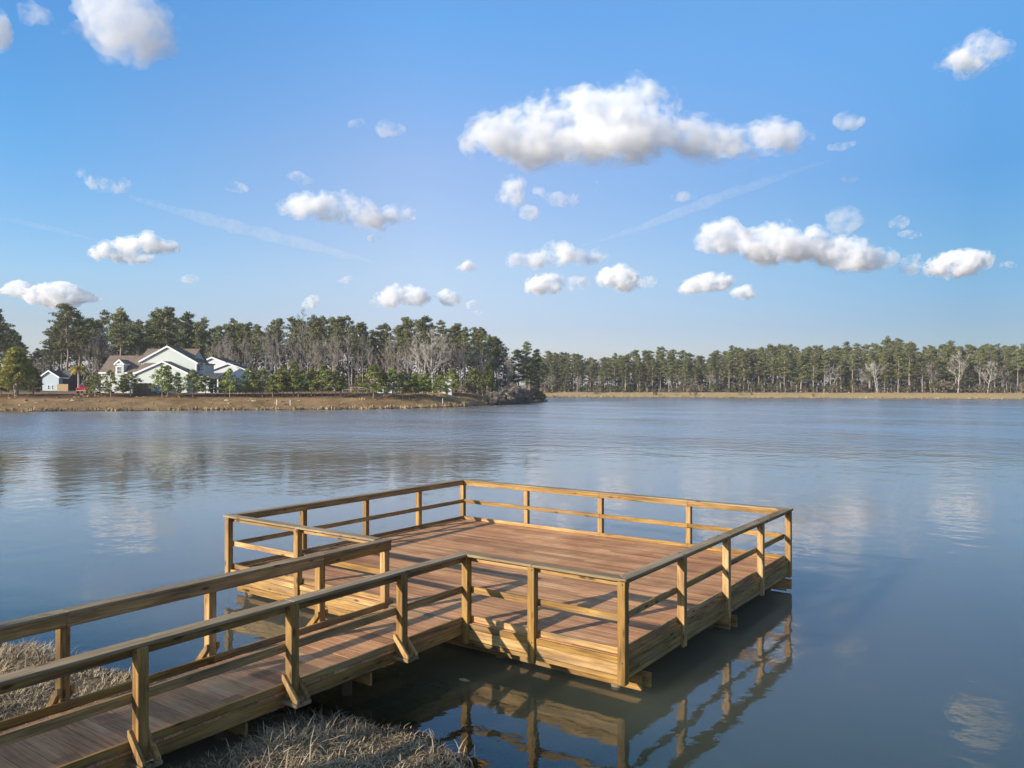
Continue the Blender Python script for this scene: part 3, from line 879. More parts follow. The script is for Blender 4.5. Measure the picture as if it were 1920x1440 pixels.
# small house far left
def wx(a): return a / 4.0
def wy(a): return 560 + a / 4.0
bx, by = pv(97, 202)
H3 = House('small_house', wx(385), 200.0, tz(bx, by))
tag(H3.root, 'small pale blue gabled house with grey roof beside the palm', 'house')
y = 0.0
H3.gable(H3.x(wx(318), y), H3.x(wx(440), y), y, y + 9, H3.z(wy(578), y), H3.z(wy(542), y), BLUESIDE, GREYROOF, xa=H3.x(wx(368), y), ze1=H3.z(wy(588), y))
H3.window(H3.x(wx(358), y), H3.x(wx(372), y), H3.z(wy(678), y), H3.z(wy(650), y), y, mull=0); H3.window(H3.x(wx(388), y), H3.x(wx(400), y), H3.z(wy(678), y), H3.z(wy(650), y), y, mull=0)
y = 2.0
H3.sideroof(H3.x(wx(440), y), H3.x(wx(512), y), y, y + 6, H3.z(wy(592), y), H3.z(wy(540), y + 3), SCREEN, GREYROOF)

# two small white outbuildings on the right
def qx(a): return 480 + a / 3.31
def qy(a): return 560 + a / 3.31
bx, by = pv(722, 172)
H4 = House('white_shed', qx(800), 171.0, tz(bx, by))
tag(H4.root, 'low white box shed seen between young pines behind the wire fence', 'shed')
w = MB(); w.box(H4.x(qx(752)), H4.x(qx(846)), 0, 2.6, -0.4, H4.z(qy(524))); w.build('wall', WHITESIDE, H4.root)
r = MB(); r.box(H4.x(qx(748)), H4.x(qx(850)), -0.15, 2.8, H4.z(qy(524)) + 0.003, H4.z(qy(519))); r.build('roof', TRIM, H4.root)
dd_ = MB(); dd_.box(H4.x(qx(790)), H4.x(qx(806)), -0.05, -0.003, 0, H4.z(qy(538))); dd_.build('door', plain('grey_door', (0.35, 0.36, 0.36)), H4.root)
bx, by = pv(838, 172)
H5 = House('white_garage', qx(1195), 172.0, tz(bx, by) - 0.1)
tag(H5.root, 'taller white outbuilding half hidden by the bushy pines near the point', 'garage')
w = MB(); z0_, z1_ = H5.z(qy(502)), H5.z(qy(490))
w.prism([(H5.x(qx(1153)), -0.4), (H5.x(qx(1218)), -0.4), (H5.x(qx(1218)), z1_), (H5.x(qx(1153)), z0_)], 0, 5, 'y'); w.build('wall', WHITESIDE, H5.root)
r = MB(); r.prism([(H5.x(qx(1148)), z0_ + 0.005), (H5.x(qx(1222)), z1_ + 0.005), (H5.x(qx(1222)), z1_ + 0.13), (H5.x(qx(1148)), z0_ + 0.13)], -0.3, 5.3, 'y'); r.build('roof', GREYROOF, H5.root)
dd_ = MB(); dd_.box(H5.x(qx(1176)), H5.x(qx(1190)), -0.05, -0.003, 0, 2.1); dd_.build('door', plain('dark_door', (0.08, 0.085, 0.09)), H5.root)

# ------------------------------------------------------------------ fences, vehicles, small things on the bank
FENCEW = plain('old_fence_boards', (0.135, 0.095, 0.062), 0.9, 0.1, 0.3, 2.5)
TANW = plain('new_fence_boards', (0.42, 0.29, 0.16), 0.85, 0.1, 0.2, 2.5)
POSTD = plain('dark_fence_post', (0.075, 0.055, 0.04), 0.9)
def board_fence(name, label, pts, h, mat, group=None):
    """upright boards on rails along a line of ground points"""
    x0, y0 = pts[0]; x1, y1 = pts[1]; L = math.hypot(x1 - x0, y1 - y0); a = math.atan2(y1 - y0, x1 - x0)
    root = empty(name, (x0, y0, tz(x0, y0)), a); tag(root, label, 'fence', group)
    b = MB(); p = MB(); t = 0.0; k = 0
    while t < L - 0.14:
        gx, gy = x0 + math.cos(a) * t, y0 + math.sin(a) * t
        g = tz(gx, gy) - root.location.z
        b.box(t, t + 0.145, 0, 0.022, g + 0.04, g + h + rng.uniform(-0.015, 0.015))
        if k % 16 == 0: p.box(t, t + 0.1, 0.065, 0.165, g - 0.4, g + h - 0.05)
        t += 0.155; k += 1
    r = MB()
    for zz in (0.35, h - 0.35): r.box(0, L, 0.024, 0.064, zz, zz + 0.09)
    b.build('boards', mat, root); p.build('fence_posts', mat, root); r.build('fence_rails', mat, root)
    return root
ga = ground_at(250, 742.5, 130); x2, y2 = pv(285, 169)
board_fence('wooden_fence', 'dark weathered board fence running from the bank up to the pale green house', [ga[:2], (x2, y2)], 2.1, FENCEW)
xa1, ya1 = pv(413, 178); xb1, yb1 = pv(505, 180)
board_fence('wooden_fence', 'brown board fence in front of the white house', [(xa1, ya1), (xb1, yb1)], 1.75, plain('brown_fence_boards', (0.20, 0.125, 0.072), 0.9, 0.1, 0.3, 2.5))
xa1, ya1 = pv(107, 190); xb1, yb1 = pv(128, 190)
board_fence('wooden_fence', 'new tan board fence beside the small pale blue house', [(xa1, ya1), (xb1, yb1)], 1.75, TANW)

# post and wire fence behind the young pines
def wire_fence():
    a, b = pv(395, 150.5), pv(905, 155.5)
    n = 40; pts = [(a[0] + (b[0] - a[0]) * i / n, a[1] + (b[1] - a[1]) * i / n) for i in range(n + 1)]
    ox, oy = pts[0]; oz = tz(ox, oy)
    root = empty('wire_fence', (ox, oy, oz)); tag(root, 'long post and wire fence with dark top rail behind the row of young pines', 'fence')
    G = [(x - ox, y - oy, tz(x, y) - oz) for x, y in pts]
    for x, y, z in G:
        m = MB(); m.tube([(x, y, z - 0.3), (x, y, z + 1.32)], [0.055, 0.05], 6); m.build('fence_post', POSTD, root, fix=False)
    for nm, h, r_ in (('top_rail', 1.22, 0.042), ('middle_rail', 0.75, 0.02), ('bottom_wire', 0.25, 0.015)):
        m = MB(); m.tube([(x, y, z + h) for x, y, z in G], [r_] * len(G), 4); m.build(nm, POSTD, root, fix=False)
wire_fence()
def rail_fence():
    a, b = pv(628, 186), pv(985, 188)
    n = 24; pts = [(a[0] + (b[0] - a[0]) * i / n, a[1] + (b[1] - a[1]) * i / n) for i in range(n + 1)]
    ox, oy = pts[0]; oz = tz(ox, oy); G = [(x - ox, y - oy, tz(x, y) - oz) for x, y in pts]
    root = empty('rail_fence', (ox, oy, oz)); tag(root, 'pale low rail fence along the edge of the left wood', 'fence')
    m = MB()
    for x, y, z in G: m.tube([(x, y, z - 0.3), (x, y, z + 1.15)], [0.06, 0.06], 5)
    PALE = plain('pale_rail', (0.5, 0.46, 0.40), 0.8)
    m.build('fence_posts', PALE, root, fix=False)
    m = MB(); m.tube([(x, y, z + 1.05) for x, y, z in G], [0.07] * len(G), 4); m.tube([(x, y, z + 0.6) for x, y, z in G], [0.05] * len(G), 4)
    m.build('fence_rails', PALE, root, fix=False)
rail_fence()

# road strip at the far left, the lawn behind is part of the ground
def strip(name, pts, w, mat):
    m = MB(); L = []
    for x, y in pts: L.append((x, y))
    for (xa, ya), (xb, yb) in zip(L[:-1], L[1:]):
        dx, dy = xb - xa, yb - ya; q = math.hypot(dx, dy); nx, ny = -dy / q * w / 2, dx / q * w / 2
        for (a, b) in (((xa, ya), (xb, yb)),):
            m.poly([(a[0] - nx, a[1] - ny, tz(a[0] - nx, a[1] - ny) + 0.03), (b[0] - nx, b[1] - ny, tz(b[0] - nx, b[1] - ny) + 0.03),
                    (b[0] + nx, b[1] + ny, tz(b[0] + nx, b[1] + ny) + 0.03), (a[0] + nx, a[1] + ny, tz(a[0] + nx, a[1] + ny) + 0.03)])
    tag(m.build(name, mat), kind='structure')
strip('road', [pv(p_, 183 + 0.01 * abs(p_)) for p_ in range(-260, 180, 20)], 6.0, plain('asphalt_road', (0.20, 0.20, 0.205), 0.9, 0.2, 0.15, 1.0))

def car_paint(name, col):
    t = NT(name); t.bsdf.inputs['Coat Weight'].default_value = 0.5; t.bsdf.inputs['Coat Roughness'].default_value = 0.08
    n = t.noise(t.coord(), 3.0, 3)
    return t.done(t.mix(n, tuple(x * 0.9 for x in col), col), 0.35, 0.5)
TYRE = plain('tyre_rubber', (0.02, 0.02, 0.02), 0.8)
RIM = plain('wheel_rim', (0.45, 0.45, 0.46), 0.3, 0.6)
LAMP_R = plain('red_lamp_lens', (0.45, 0.02, 0.015), 0.2, 0.6)
LAMP_W = plain('clear_lamp_lens', (0.6, 0.6, 0.6), 0.15, 0.6)
def vehicle(name, label, cat, px, py_v, rz, col, kind='car'):
    x, y = pv(px, py_v); root = empty(name, (x, y, tz(x, y)), YAW + rz); tag(root, label, cat)
    # profile in (y, z): the front is at -y
    if kind == 'pickup':
        body = [(-2.7, 0.55), (2.75, 0.55), (2.78, 1.12), (0.55, 1.12), (0.5, 1.1), (-1.2, 1.12), (-2.55, 1.02), (-2.72, 0.85)]
        cabp = [(-1.25, 1.11), (-0.55, 1.78), (0.35, 1.80), (0.62, 1.11)]; W = 0.98; tail = 2.78; front = -2.72; zb = 0.82
        wheels = (-1.75, 1.75)
    else:
        body = [(-2.2, 0.32), (2.2, 0.32), (2.27, 0.78), (2.0, 0.98), (-1.0, 0.95), (-2.05, 0.82), (-2.25, 0.62)]
        cabp = [(-1.05, 0.94), (-0.35, 1.46), (1.1, 1.48), (1.95, 0.97)]; W = 0.89; tail = 2.26; front = -2.24; zb = 0.68
        wheels = (-1.35, 1.38)
    paint = car_paint(name + '_paint', col)
    m = MB(); m.prism(body, -W, W, 'x'); m.build('body', paint, root, bevel=0.05)
    m = MB(); n = len(m.v); k = len(cabp)
    zmin, zmax = min(p[1] for p in cabp), max(p[1] for p in cabp)
    def wid(z): return (W - 0.06) - 0.16 * (z - zmin) / (zmax - zmin)
    m.v += [(-wid(p[1]), p[0], p[1]) for p in cabp] + [(wid(p[1]), p[0], p[1]) for p in cabp]
    m.f += [tuple(range(k)), tuple(reversed(range(k, 2 * k)))] + [(i, k + i, k + (i + 1) % k, (i + 1) % k) for i in range(k)]; m.m += [0] * (k + 2)
    cab = m.build('cab', paint, root, bevel=0.05)
    gl = MB()
    def sub(pa, pb, ta, tb):                                # glass panel on a cab face, a little proud
        a = [pa[0] + (pb[0] - pa[0]) * ta, pa[1] + (pb[1] - pa[1]) * ta]; b = [pa[0] + (pb[0] - pa[0]) * tb, pa[1] + (pb[1] - pa[1]) * tb]
        nx, nz = (pb[1] - pa[1]), -(pb[0] - pa[0]); q = math.hypot(nx, nz); s_ = -1 if nx * ((pa[0] + pb[0]) / 2) < 0 else 1
        ox, oz = s_ * nx / q * 0.012, s_ * nz / q * 0.012
        gl.poly([(-wid(a[1]) + 0.1, a[0] + ox, a[1] + oz), (wid(a[1]) - 0.1, a[0] + ox, a[1] + oz), (wid(b[1]) - 0.1, b[0] + ox, b[1] + oz), (-wid(b[1]) + 0.1, b[0] + ox, b[1] + oz)])
    sub(cabp[0], cabp[1], 0.15, 0.9); sub(cabp[3], cabp[2], 0.15, 0.9)
    for s_ in (-1, 1):
        pts = [(cabp[0][0] + 0.35, zmin + 0.1), (cabp[1][0] + 0.12, zmax - 0.1), (cabp[2][0] - 0.08, zmax - 0.1), (cabp[3][0] - 0.3, zmin + 0.1)]
        gl.poly([(s_ * (wid(p[1]) + 0.012), p[0], p[1]) for p in pts])
    gl.build('windows', PANE, cab, fix=False)
    for yy in wheels:
        for s_ in (-1, 1):
            r_ = 0.40 if kind == 'pickup' else 0.33
            xc = s_ * (W - 0.10)
            m = MB(); m.tube([(xc - 0.12, yy, r_), (xc + 0.12, yy, r_)], [r_, r_], 16); wh = m.build('wheel', TYRE, root)
            m = MB(); m.tube([(xc + s_ * 0.10, yy, r_), (xc + s_ * 0.13, yy, r_)], [r_ * 0.58, r_ * 0.5], 12); m.build('rim', RIM, wh)
    for s_ in (-1, 1):
        xa_, xb_ = sorted((s_ * (W - 0.05), s_ * (W - 0.28)))
        m = MB(); m.box(xa_, xb_, tail - 0.03, tail + 0.025, zb - 0.12, zb + 0.22); m.build('tail_light', LAMP_R, root)
        m = MB(); m.box(xa_, xb_, front - 0.012, front + 0.14, zb - 0.10, zb + 0.06); m.build('headlight', LAMP_W, root)
    m = MB(); m.box(-W + 0.03, W - 0.03, tail - 0.02, tail + 0.10, 0.42, 0.60); m.box(-W + 0.03, W - 0.03, front - 0.10, front + 0.05, 0.40, 0.58)
    m.build('bumper', RIM if kind == 'pickup' else paint, root, bevel=0.03)
    if kind == 'pickup':
        m = MB(); m.box(-W + 0.12, W - 0.12, 0.72, tail - 0.1, 1.121, 1.126); m.build('bed_cover', TYRE, root)
    return root
vehicle('pickup_truck', 'red pickup truck parked by the palm, left of the pale green house', 'truck', 158.5, 164, rad(196), (0.62, 0.02, 0.025), 'pickup')
vehicle('parked_car', 'white car parked at the left end of the pale green house', 'car', 196, 163, rad(100), (0.75, 0.75, 0.73))
vehicle('parked_car', 'pale blue car behind the dark board fence', 'car', 296.5, 161, rad(14), (0.30, 0.44, 0.50))
# ------------------------------------------------------------------ trees
nr = np.random.default_rng(11)

def leaf_mesh(name, centers, radii, counts, size, mat, flat=0.6, up=0.5, shell=0.55, elong=1.0):
    """many small leaf-sized triangles/quads spread through clump volumes"""
    Vs = []
    for c, r_, n in zip(centers, radii, counts):
        n = max(3, int(n))
        d = nr.normal(size=(n, 3)); d /= np.linalg.norm(d, axis=1)[:, None]
        rr = (shell + (1 - shell) * nr.random(n)) ** 1.0
        p = np.array(c) + d * rr[:, None] * np.array([r_, r_, r_ * flat])
        a = nr.normal(size=(n, 3)); a[:, 2] += up; a /= np.linalg.norm(a, axis=1)[:, None]
        b = np.cross(a, d + 0.3 * nr.normal(size=(n, 3))); b /= np.linalg.norm(b, axis=1)[:, None] + 1e-9
        s = size * (0.6 + 0.8 * nr.random(n))[:, None]
        a = a * s * elong; b = b * s * 0.5
        Vs.append(np.stack([p - a * 0.5 - b * 0.5, p - a * 0.3 + b * 0.6, p + a * 0.6 + b * 0.15], 1))
    V = np.concatenate(Vs).reshape(-1, 3); n = len(V) // 3
    me = bpy.data.meshes.new(name)
    me.vertices.add(len(V)); me.vertices.foreach_set('co', V.astype(np.float32).ravel())
    me.loops.add(len(V)); me.loops.foreach_set('vertex_index', np.arange(len(V), dtype=np.int32))
    me.polygons.add(n); me.polygons.foreach_set('loop_start', np.arange(0, len(V), 3, dtype=np.int32))
    me.update(calc_edges=True); me.materials.append(mat)
    return me

def pine_meshes(H, cb, spread, nl, seed, nclump=46, size=0.35, mat=NEEDLE, bark=BARK, r0=0.21):
    rg = random.Random(seed); tr = MB()
    sway = [(rg.uniform(-.25, .25) * i / 6, rg.uniform(-.25, .25) * i / 6) for i in range(8)]
    pts = [(sway[i][0], sway[i][1], H * 0.97 * i / 7 - (0.5 if i == 0 else 0)) for i in range(8)]
    tr.tube(pts, [r0 * (1 - 0.8 * i / 7) * (1.35 if i == 0 else 1) for i in range(8)], 6)
    def axis(z):
        t = max(0, min(6.999, z / (H * 0.97) * 7)); i = int(t); f = t - i
        return (pts[i][0] * (1 - f) + pts[i + 1][0] * f, pts[i][1] * (1 - f) + pts[i + 1][1] * f)
    cen, rad_, cnt = [], [], []
    az = rg.uniform(0, 6.28)
    for i in range(nl):
        f = (i + rg.random()) / nl; z = H * (cb + (0.96 - cb) * f)
        prof = (0.55 + 0.45 * math.sin(min(1, f * 1.5 + 0.25) * math.pi * 0.62)) * (1 - 0.75 * max(0, f - 0.5) / 0.5)
        L = spread * prof * rg.uniform(0.55, 1.2)
        az += 2.4 + rg.uniform(-0.6, 0.6); el = rg.uniform(0.0, 0.45) + 0.35 * f
        ax, ay = axis(z)
        ex, ey, ez = ax + L * math.cos(az), ay + L * math.sin(az), z + L * math.tan(el) * 0.6
        mx, my, mz = ax + L * .5 * math.cos(az), ay + L * .5 * math.sin(az), z + L * 0.1
        tr.tube([(ax, ay, z), (mx, my, mz), (ex, ey, ez)], [0.055, 0.04, 0.015], 4, cap=False)
        for q in (1.0, 0.62, 0.3):
            if q < 1 and rg.random() < 0.35: continue
            rr = rg.uniform(0.48, 0.92) * spread / 2.6
            cen.append((ax + (ex - ax) * q + rg.uniform(-.25, .25), ay + (ey - ay) * q + rg.uniform(-.25, .25), z + (ez - z) * q + 0.15)); rad_.append(rr); cnt.append(nclump * rr * rr / 0.6)
    ax, ay = axis(H)
    for k in range(3): cen.append((ax + rg.uniform(-.4, .4), ay + rg.uniform(-.4, .4), H * (0.955 + 0.02 * k))); rad_.append(0.6 * spread / 2.6); cnt.append(nclump * .6)
    for k in range(5):                                      # dead stubs under the crown
        z = H * rg.uniform(cb * 0.55, cb); a = rg.uniform(0, 6.28); ax, ay = axis(z); L = rg.uniform(.5, 1.5)
        tr.tube([(ax, ay, z), (ax + L * math.cos(a), ay + L * math.sin(a), z + rg.uniform(-.1, .3))], [0.03, 0.012], 3, cap=False)
    return tr.mesh('trunk', bark), leaf_mesh('crown', cen, rad_, cnt, size, mat, flat=0.5, elong=1.3)

def young_meshes(H, seed, spread=1.35, size=0.30, mat=YOUNG, cb=0.16, dens=22):
    rg = random.Random(seed); tr = MB()
    pts = [(rg.uniform(-.08, .08) * i, rg.uniform(-.08, .08) * i, H * 0.96 * i / 4 - (0.3 if i == 0 else 0)) for i in range(5)]
    tr.tube(pts, [0.095, 0.08, 0.06, 0.04, 0.015], 5)
    cen, rad_, cnt = [], [], []
    az = 0; z = H * cb
    while z < H * 0.94:
        f = (z / H - cb) / (1 - cb)
        for k in range(rg.choice((2, 3, 3, 4))):
            az += 2.1 + rg.uniform(-.5, .5)
            L = spread * (1.02 - f) ** 0.75 * rg.uniform(0.6, 1.25)
            e = (L * math.cos(az), L * math.sin(az), z + L * rg.uniform(0.15, 0.6))
            tr.tube([(0, 0, z), e], [0.03, 0.01], 3, cap=False)
            for q in (1, 0.55):
                cen.append((e[0] * q, e[1] * q, z + (e[2] - z) * q)); r_ = rg.uniform(0.36, 0.62) * (1.1 - 0.4 * f); rad_.append(r_); cnt.append(dens * r_ / 0.4)
        z += H * rg.uniform(0.055, 0.10)
    cen.append((pts[-1][0], pts[-1][1], H * 0.96)); rad_.append(0.3); cnt.append(dens)
    return tr.mesh('trunk', BARK), leaf_mesh('crown', cen, rad_, cnt, size, mat, flat=0.8, shell=0.3, elong=1.2)

def leafy_meshes(H, R, seed, mat, size=0.36, n=130, dens=34, cone=True, bark=BARK, stem=0.12, elong=1.0):
    rg = random.Random(seed); tr = MB()
    tr.tube([(0, 0, -0.4), (0.05, 0, H * .3), (0, 0.08, H * .8)], [0.03 * H, 0.022 * H, 0.006 * H], 7)
    cen, rad_, cnt = [], [], []
    for i in range(n):
        f = rg.random() ** 0.8; z = H * (stem + (0.96 - stem) * f)
        prof = ((1 - f) ** 0.7 * 0.9 + 0.12) if cone else math.sqrt(max(0.05, 1 - (2 * f - 0.85) ** 2))
        if cone and f < 0.12: prof *= 0.75
        q = R * prof * rg.uniform(0.45, 1.05); a = rg.uniform(0, 6.283)
        cen.append((q * math.cos(a), q * math.sin(a), z)); r_ = rg.uniform(0.35, 0.75) * R / 2.6; rad_.append(r_); cnt.append(dens * (r_ / 0.5) ** 1.5)
        if i % 5 == 0: tr.tube([(0, 0, z * 0.85), cen[-1]], [0.05, 0.015], 3, cap=False)
    return tr.mesh('trunk', bark), leaf_mesh('crown', cen, rad_, cnt, size, mat, flat=0.75, shell=0.35, elong=elong)

def bare_meshes(H, seed, forks=1, spread=0.5, mat=TWIG, twig=TWIG):
    rg = random.Random(seed); T, B = MB(), MB()
    def branch(p, d, L, r_, dep):
        """curving limb with side twigs"""
        n = 4 if dep < 2 else 3; P = [p]; R_ = [r_]; d = d.normalized()
        for i in range(n):
            d = (d + Vector((rg.uniform(-1, 1), rg.uniform(-1, 1), rg.uniform(-.4, 1.0))) * 0.22).normalized()
            P.append(P[-1] + d * L / n); R_.append(max(0.014, r_ * (1 - 0.8 * (i + 1) / n)))
        B.tube(P, R_, 4 if dep < 1 else 3, cap=False)
        if dep >= 3: return
        k = {0: 5, 1: 4, 2: 3}[dep]
        for j in range(k):
            f = rg.uniform(0.25, 1.0) * n; i = min(int(f), n - 1); q = P[i].lerp(P[i + 1], f - i)
            dd = (P[i + 1] - P[i]).normalized() + Vector((rg.uniform(-1, 1), rg.uniform(-1, 1), rg.uniform(-.3, .7))) * (0.75 + spread * 0.5)
            branch(q, dd, L * rg.uniform(0.32, 0.6), max(0.018, r_ * 0.52), dep + 1)
    for k in range(forks):
        a = rg.uniform(0, 6.28); P = [Vector((0, 0, -0.3))]; d = Vector((0, 0, 1)) if forks == 1 else Vector((0.22 * math.cos(a), 0.22 * math.sin(a), 1))
        n = 7; hh = H * rg.uniform(0.85, 1.0)
        for i in range(n):
            d = (d.normalized() + Vector((rg.uniform(-1, 1), rg.uniform(-1, 1), 0.6)) * 0.10).normalized(); P.append(P[-1] + d * hh / n)
        R_ = [0.17 * (1 - 0.88 * i / n) for i in range(n + 1)]
        T.tube(P, R_, 6, cap=False)
        for j in range(int(13 / forks) + 4):
            f = rg.uniform(0.26, 0.97) * n; i = int(f); q = P[i].lerp(P[i + 1], f - i); a = rg.uniform(0, 6.28)
            dd = Vector((math.cos(a), math.sin(a), rg.uniform(0.45, 1.3)))
            branch(q, dd, H * (0.40 + 0.22 * spread) * (1.12 - f / n) * rg.uniform(0.6, 1.1), 0.085 * (1.15 - f / n), 0)
    return T.mesh('trunk', mat), B.mesh('crown', twig)

BATCH = {}
def batch(key, meshes, x, y, s, sxy):
    """tree of the rear rows, gathered into one mesh of far wood"""
    BATCH.setdefault(key, []).append((meshes, x, y, tz(x, y), s, sxy, rng.uniform(0, 6.28)))
def build_batches():
    for key, L in BATCH.items():
        for part in (0, 1):
            Vs, Ls, Fs, off = [], [], [], 0
            for meshes, x, y, z, s, sxy, rz in L:
                me = meshes[part]; n = len(me.vertices); v = np.empty(n * 3, np.float32); me.vertices.foreach_get('co', v); v = v.reshape(-1, 3)
                c, q = math.cos(rz), math.sin(rz)
                Vs.append(np.stack([(v[:, 0] * c - v[:, 1] * q) * sxy + x, (v[:, 0] * q + v[:, 1] * c) * sxy + y, v[:, 2] * s + z], 1))
                li = np.empty(len(me.loops), np.int32); me.loops.foreach_get('vertex_index', li); Ls.append(li + off); off += n
                ft = np.empty(len(me.polygons), np.int32); me.polygons.foreach_get('loop_total', ft); Fs.append(ft)
            V, LI, FT = np.concatenate(Vs), np.concatenate(Ls), np.concatenate(Fs)
            me = bpy.data.meshes.new(key); me.vertices.add(len(V)); me.vertices.foreach_set('co', V.astype(np.float32).ravel())
            me.loops.add(len(LI)); me.loops.foreach_set('vertex_index', LI.astype(np.int32)); me.polygons.add(len(FT))
            me.polygons.foreach_set('loop_start', np.concatenate([[0], np.cumsum(FT)[:-1]]).astype(np.int32)); me.update(calc_edges=True)
            me.materials.append(BARK if part == 0 else NEEDLE)
            if part == 0: root = tag(link(key, me), kind='stuff')
            else: link('crowns', me, root)

def tree(name, meshes, x, y, s, label, group=None, cat='tree', rz=None, sxy=None, zoff=0.0):
    root = empty(name, (x, y, tz(x, y) + zoff), rng.uniform(0, 6.28) if rz is None else rz)
    root.scale = (sxy or s, sxy or s, s)
    tag(root, label, cat, group)
    link('trunk', meshes[0], root); link('crown', meshes[1], root)
    return root

PINES = [pine_meshes(18, cb, sp, nl, sd) for cb, sp, nl, sd in ((0.50, 2.7, 24, 1), (0.56, 2.3, 20, 2), (0.46, 3.0, 26, 3), (0.60, 2.5, 18, 4), (0.52, 2.1, 22, 5), (0.40, 2.7, 30, 6))]
FULLP = [pine_meshes(18, cb, sp, nl, sd) for cb, sp, nl, sd in ((0.30, 2.9, 36, 21), (0.24, 2.6, 38, 22), (0.34, 2.4, 32, 23))]
YOUNGS = [young_meshes(6.5, 31, 2.0), young_meshes(6.5, 32, 1.6), young_meshes(6.5, 33, 2.3, dens=30), young_meshes(6.5, 34, 1.8, cb=0.25)]
WHITE = [bare_meshes(13, 46, 1, 0.45, PALEBARK, PALEBARK), bare_meshes(13, 47, 2, 0.4, PALEBARK, PALEBARK), bare_meshes(13, 48, 1, 0.55, PALEBARK, PALEBARK)]
BARES = [bare_meshes(13, 41), bare_meshes(13, 42, 2), bare_meshes(13, 43, 1, 0.42), bare_meshes(13, 44, 3, 0.4), bare_meshes(13, 45, 1, 0.6)]
SHRUBS = [leafy_meshes(2.4, 1.5, 51, SHRUB, 0.30, 40, 30, False, stem=0.15), leafy_meshes(3.2, 1.3, 52, SHRUB, 0.30, 40, 30, True, stem=0.05), leafy_meshes(2.0, 1.8, 53, DRYSHRUB, 0.30, 40, 26, False, stem=0.15)]

def interp(tab, x):
    return float(np.interp(x, [p[0] for p in tab], [p[1] for p in tab]))

# wood behind the houses on the left
TOPL = [(-60, 585), (-20, 575), (20, 600), (45, 645), (85, 655), (97, 598), (125, 572), (165, 592), (200, 582), (225, 578), (250, 600), (285, 582), (312, 576), (350, 588), (388, 600), (430, 596), (470, 600),
        (500, 594), (560, 594), (600, 591), (650, 590), (690, 602), (720, 608), (750, 599), (790, 596), (830, 600), (865, 608), (905, 618), (932, 628), (948, 645), (960, 665)]
FRONTL = [(-60, 212), (100, 210), (300, 206), (480, 203), (620, 195), (800, 188), (900, 189), (960, 196)]
LG = 'tall pines of the wood on the left shore'
n_l = 0
for row, dv in enumerate((0.5, 4, 8, 13, 19, 26)):
    px = -55 + rng.uniform(0, 20)
    while px < 950:
        v = interp(FRONTL, px) + dv + rng.uniform(-1.6, 1.6)
        top = interp(TOPL, px); f = rng.uniform(0.70, 0.97) if row < 3 else rng.uniform(0.86, 1.03)
        if 30 < px < 92: f *= 0.97
        x, y = pv(px, v); g = tz(x, y)
        h = (CZ + (HOR - top) / FPX * v - g) * f
        s = h / 18.0
        if row >= 3: batch('rear_left_wood', rng.choice(PINES), x, y, s, max(0.72, min(1.15, s)) * rng.uniform(0.9, 1.2))
        else: tree('pine_tree', rng.choice(PINES), x, y, s, 'tall pine with bare trunk and dark crown in the wood on the left shore', LG, sxy=max(0.72, min(1.15, s)) * rng.uniform(0.85, 1.12))
        n_l += 1
        px += rng.uniform(26, 48)
for px, top, v, m in ((126, 570, 205, 2), (226, 578, 203, 0), (312, 576, 206, 2), (-12, 578, 190, 2)):
    x, y = pv(px, v); s = (CZ + (HOR - top) / FPX * v - tz(x, y)) / 18
    lab = {126: 'tallest wide-crowned pine at the left end of the wood, above the palm', 226: 'tall pine rising over the left wing of the pale green house',
           312: 'broad-crowned pine rising behind the gable of the pale green house', -12: 'dark tall pine cut by the left edge of the photo'}[px]
    tree('pine_tree', PINES[m], x, y, s, lab, sxy=s * (1.35 if px == 126 else 1.2))
# leafless hardwoods along its edge
BG = 'leafless trees along the edge of the left wood'
for px in [60, 78, 172, 188, 205, 240, 268, 400, 418, 440, 462, 478, 497, 512, 530, 552, 575, 592, 610, 628, 655, 680, 702, 722, 740, 765, 785, 812, 835, 850, 868, 885, 905, 925, 938, 950]:
    v = interp(FRONTL, px) - rng.uniform(0.0, 3.5)
    top = interp(TOPL, px) + rng.uniform(8, 48)
    if px in (60, 78): top = 664
    x, y = pv(px, v); s = (CZ + (HOR - top) / FPX * v - tz(x, y)) / 13
    tree('bare_tree', rng.choice(BARES), x, y, s, 'grey leafless tree at the edge of the wood on the left shore', BG, sxy=s * rng.uniform(0.52, 0.78))
x, y = pv(562, 200); tree('bare_tree', BARES[2], x, y, (CZ + (HOR - 572) / FPX * 200 - tz(x, y)) / 13, 'tallest leafless tree, its twigs sticking out above the left wood', sxy=1.1)
x, y = pv(790, 183); tree('bare_tree', WHITE[1], x, y, (CZ + (HOR - 622) / FPX * 183 - tz(x, y)) / 13, 'wide spreading leafless tree with bent pale limbs, above the white shed')
x, y = pv(812, 182); tree('bare_tree', WHITE[0], x, y, (CZ + (HOR - 612) / FPX * 182 - tz(x, y)) / 13, 'pale leafless tree with upright limbs left of the taller white outbuilding')

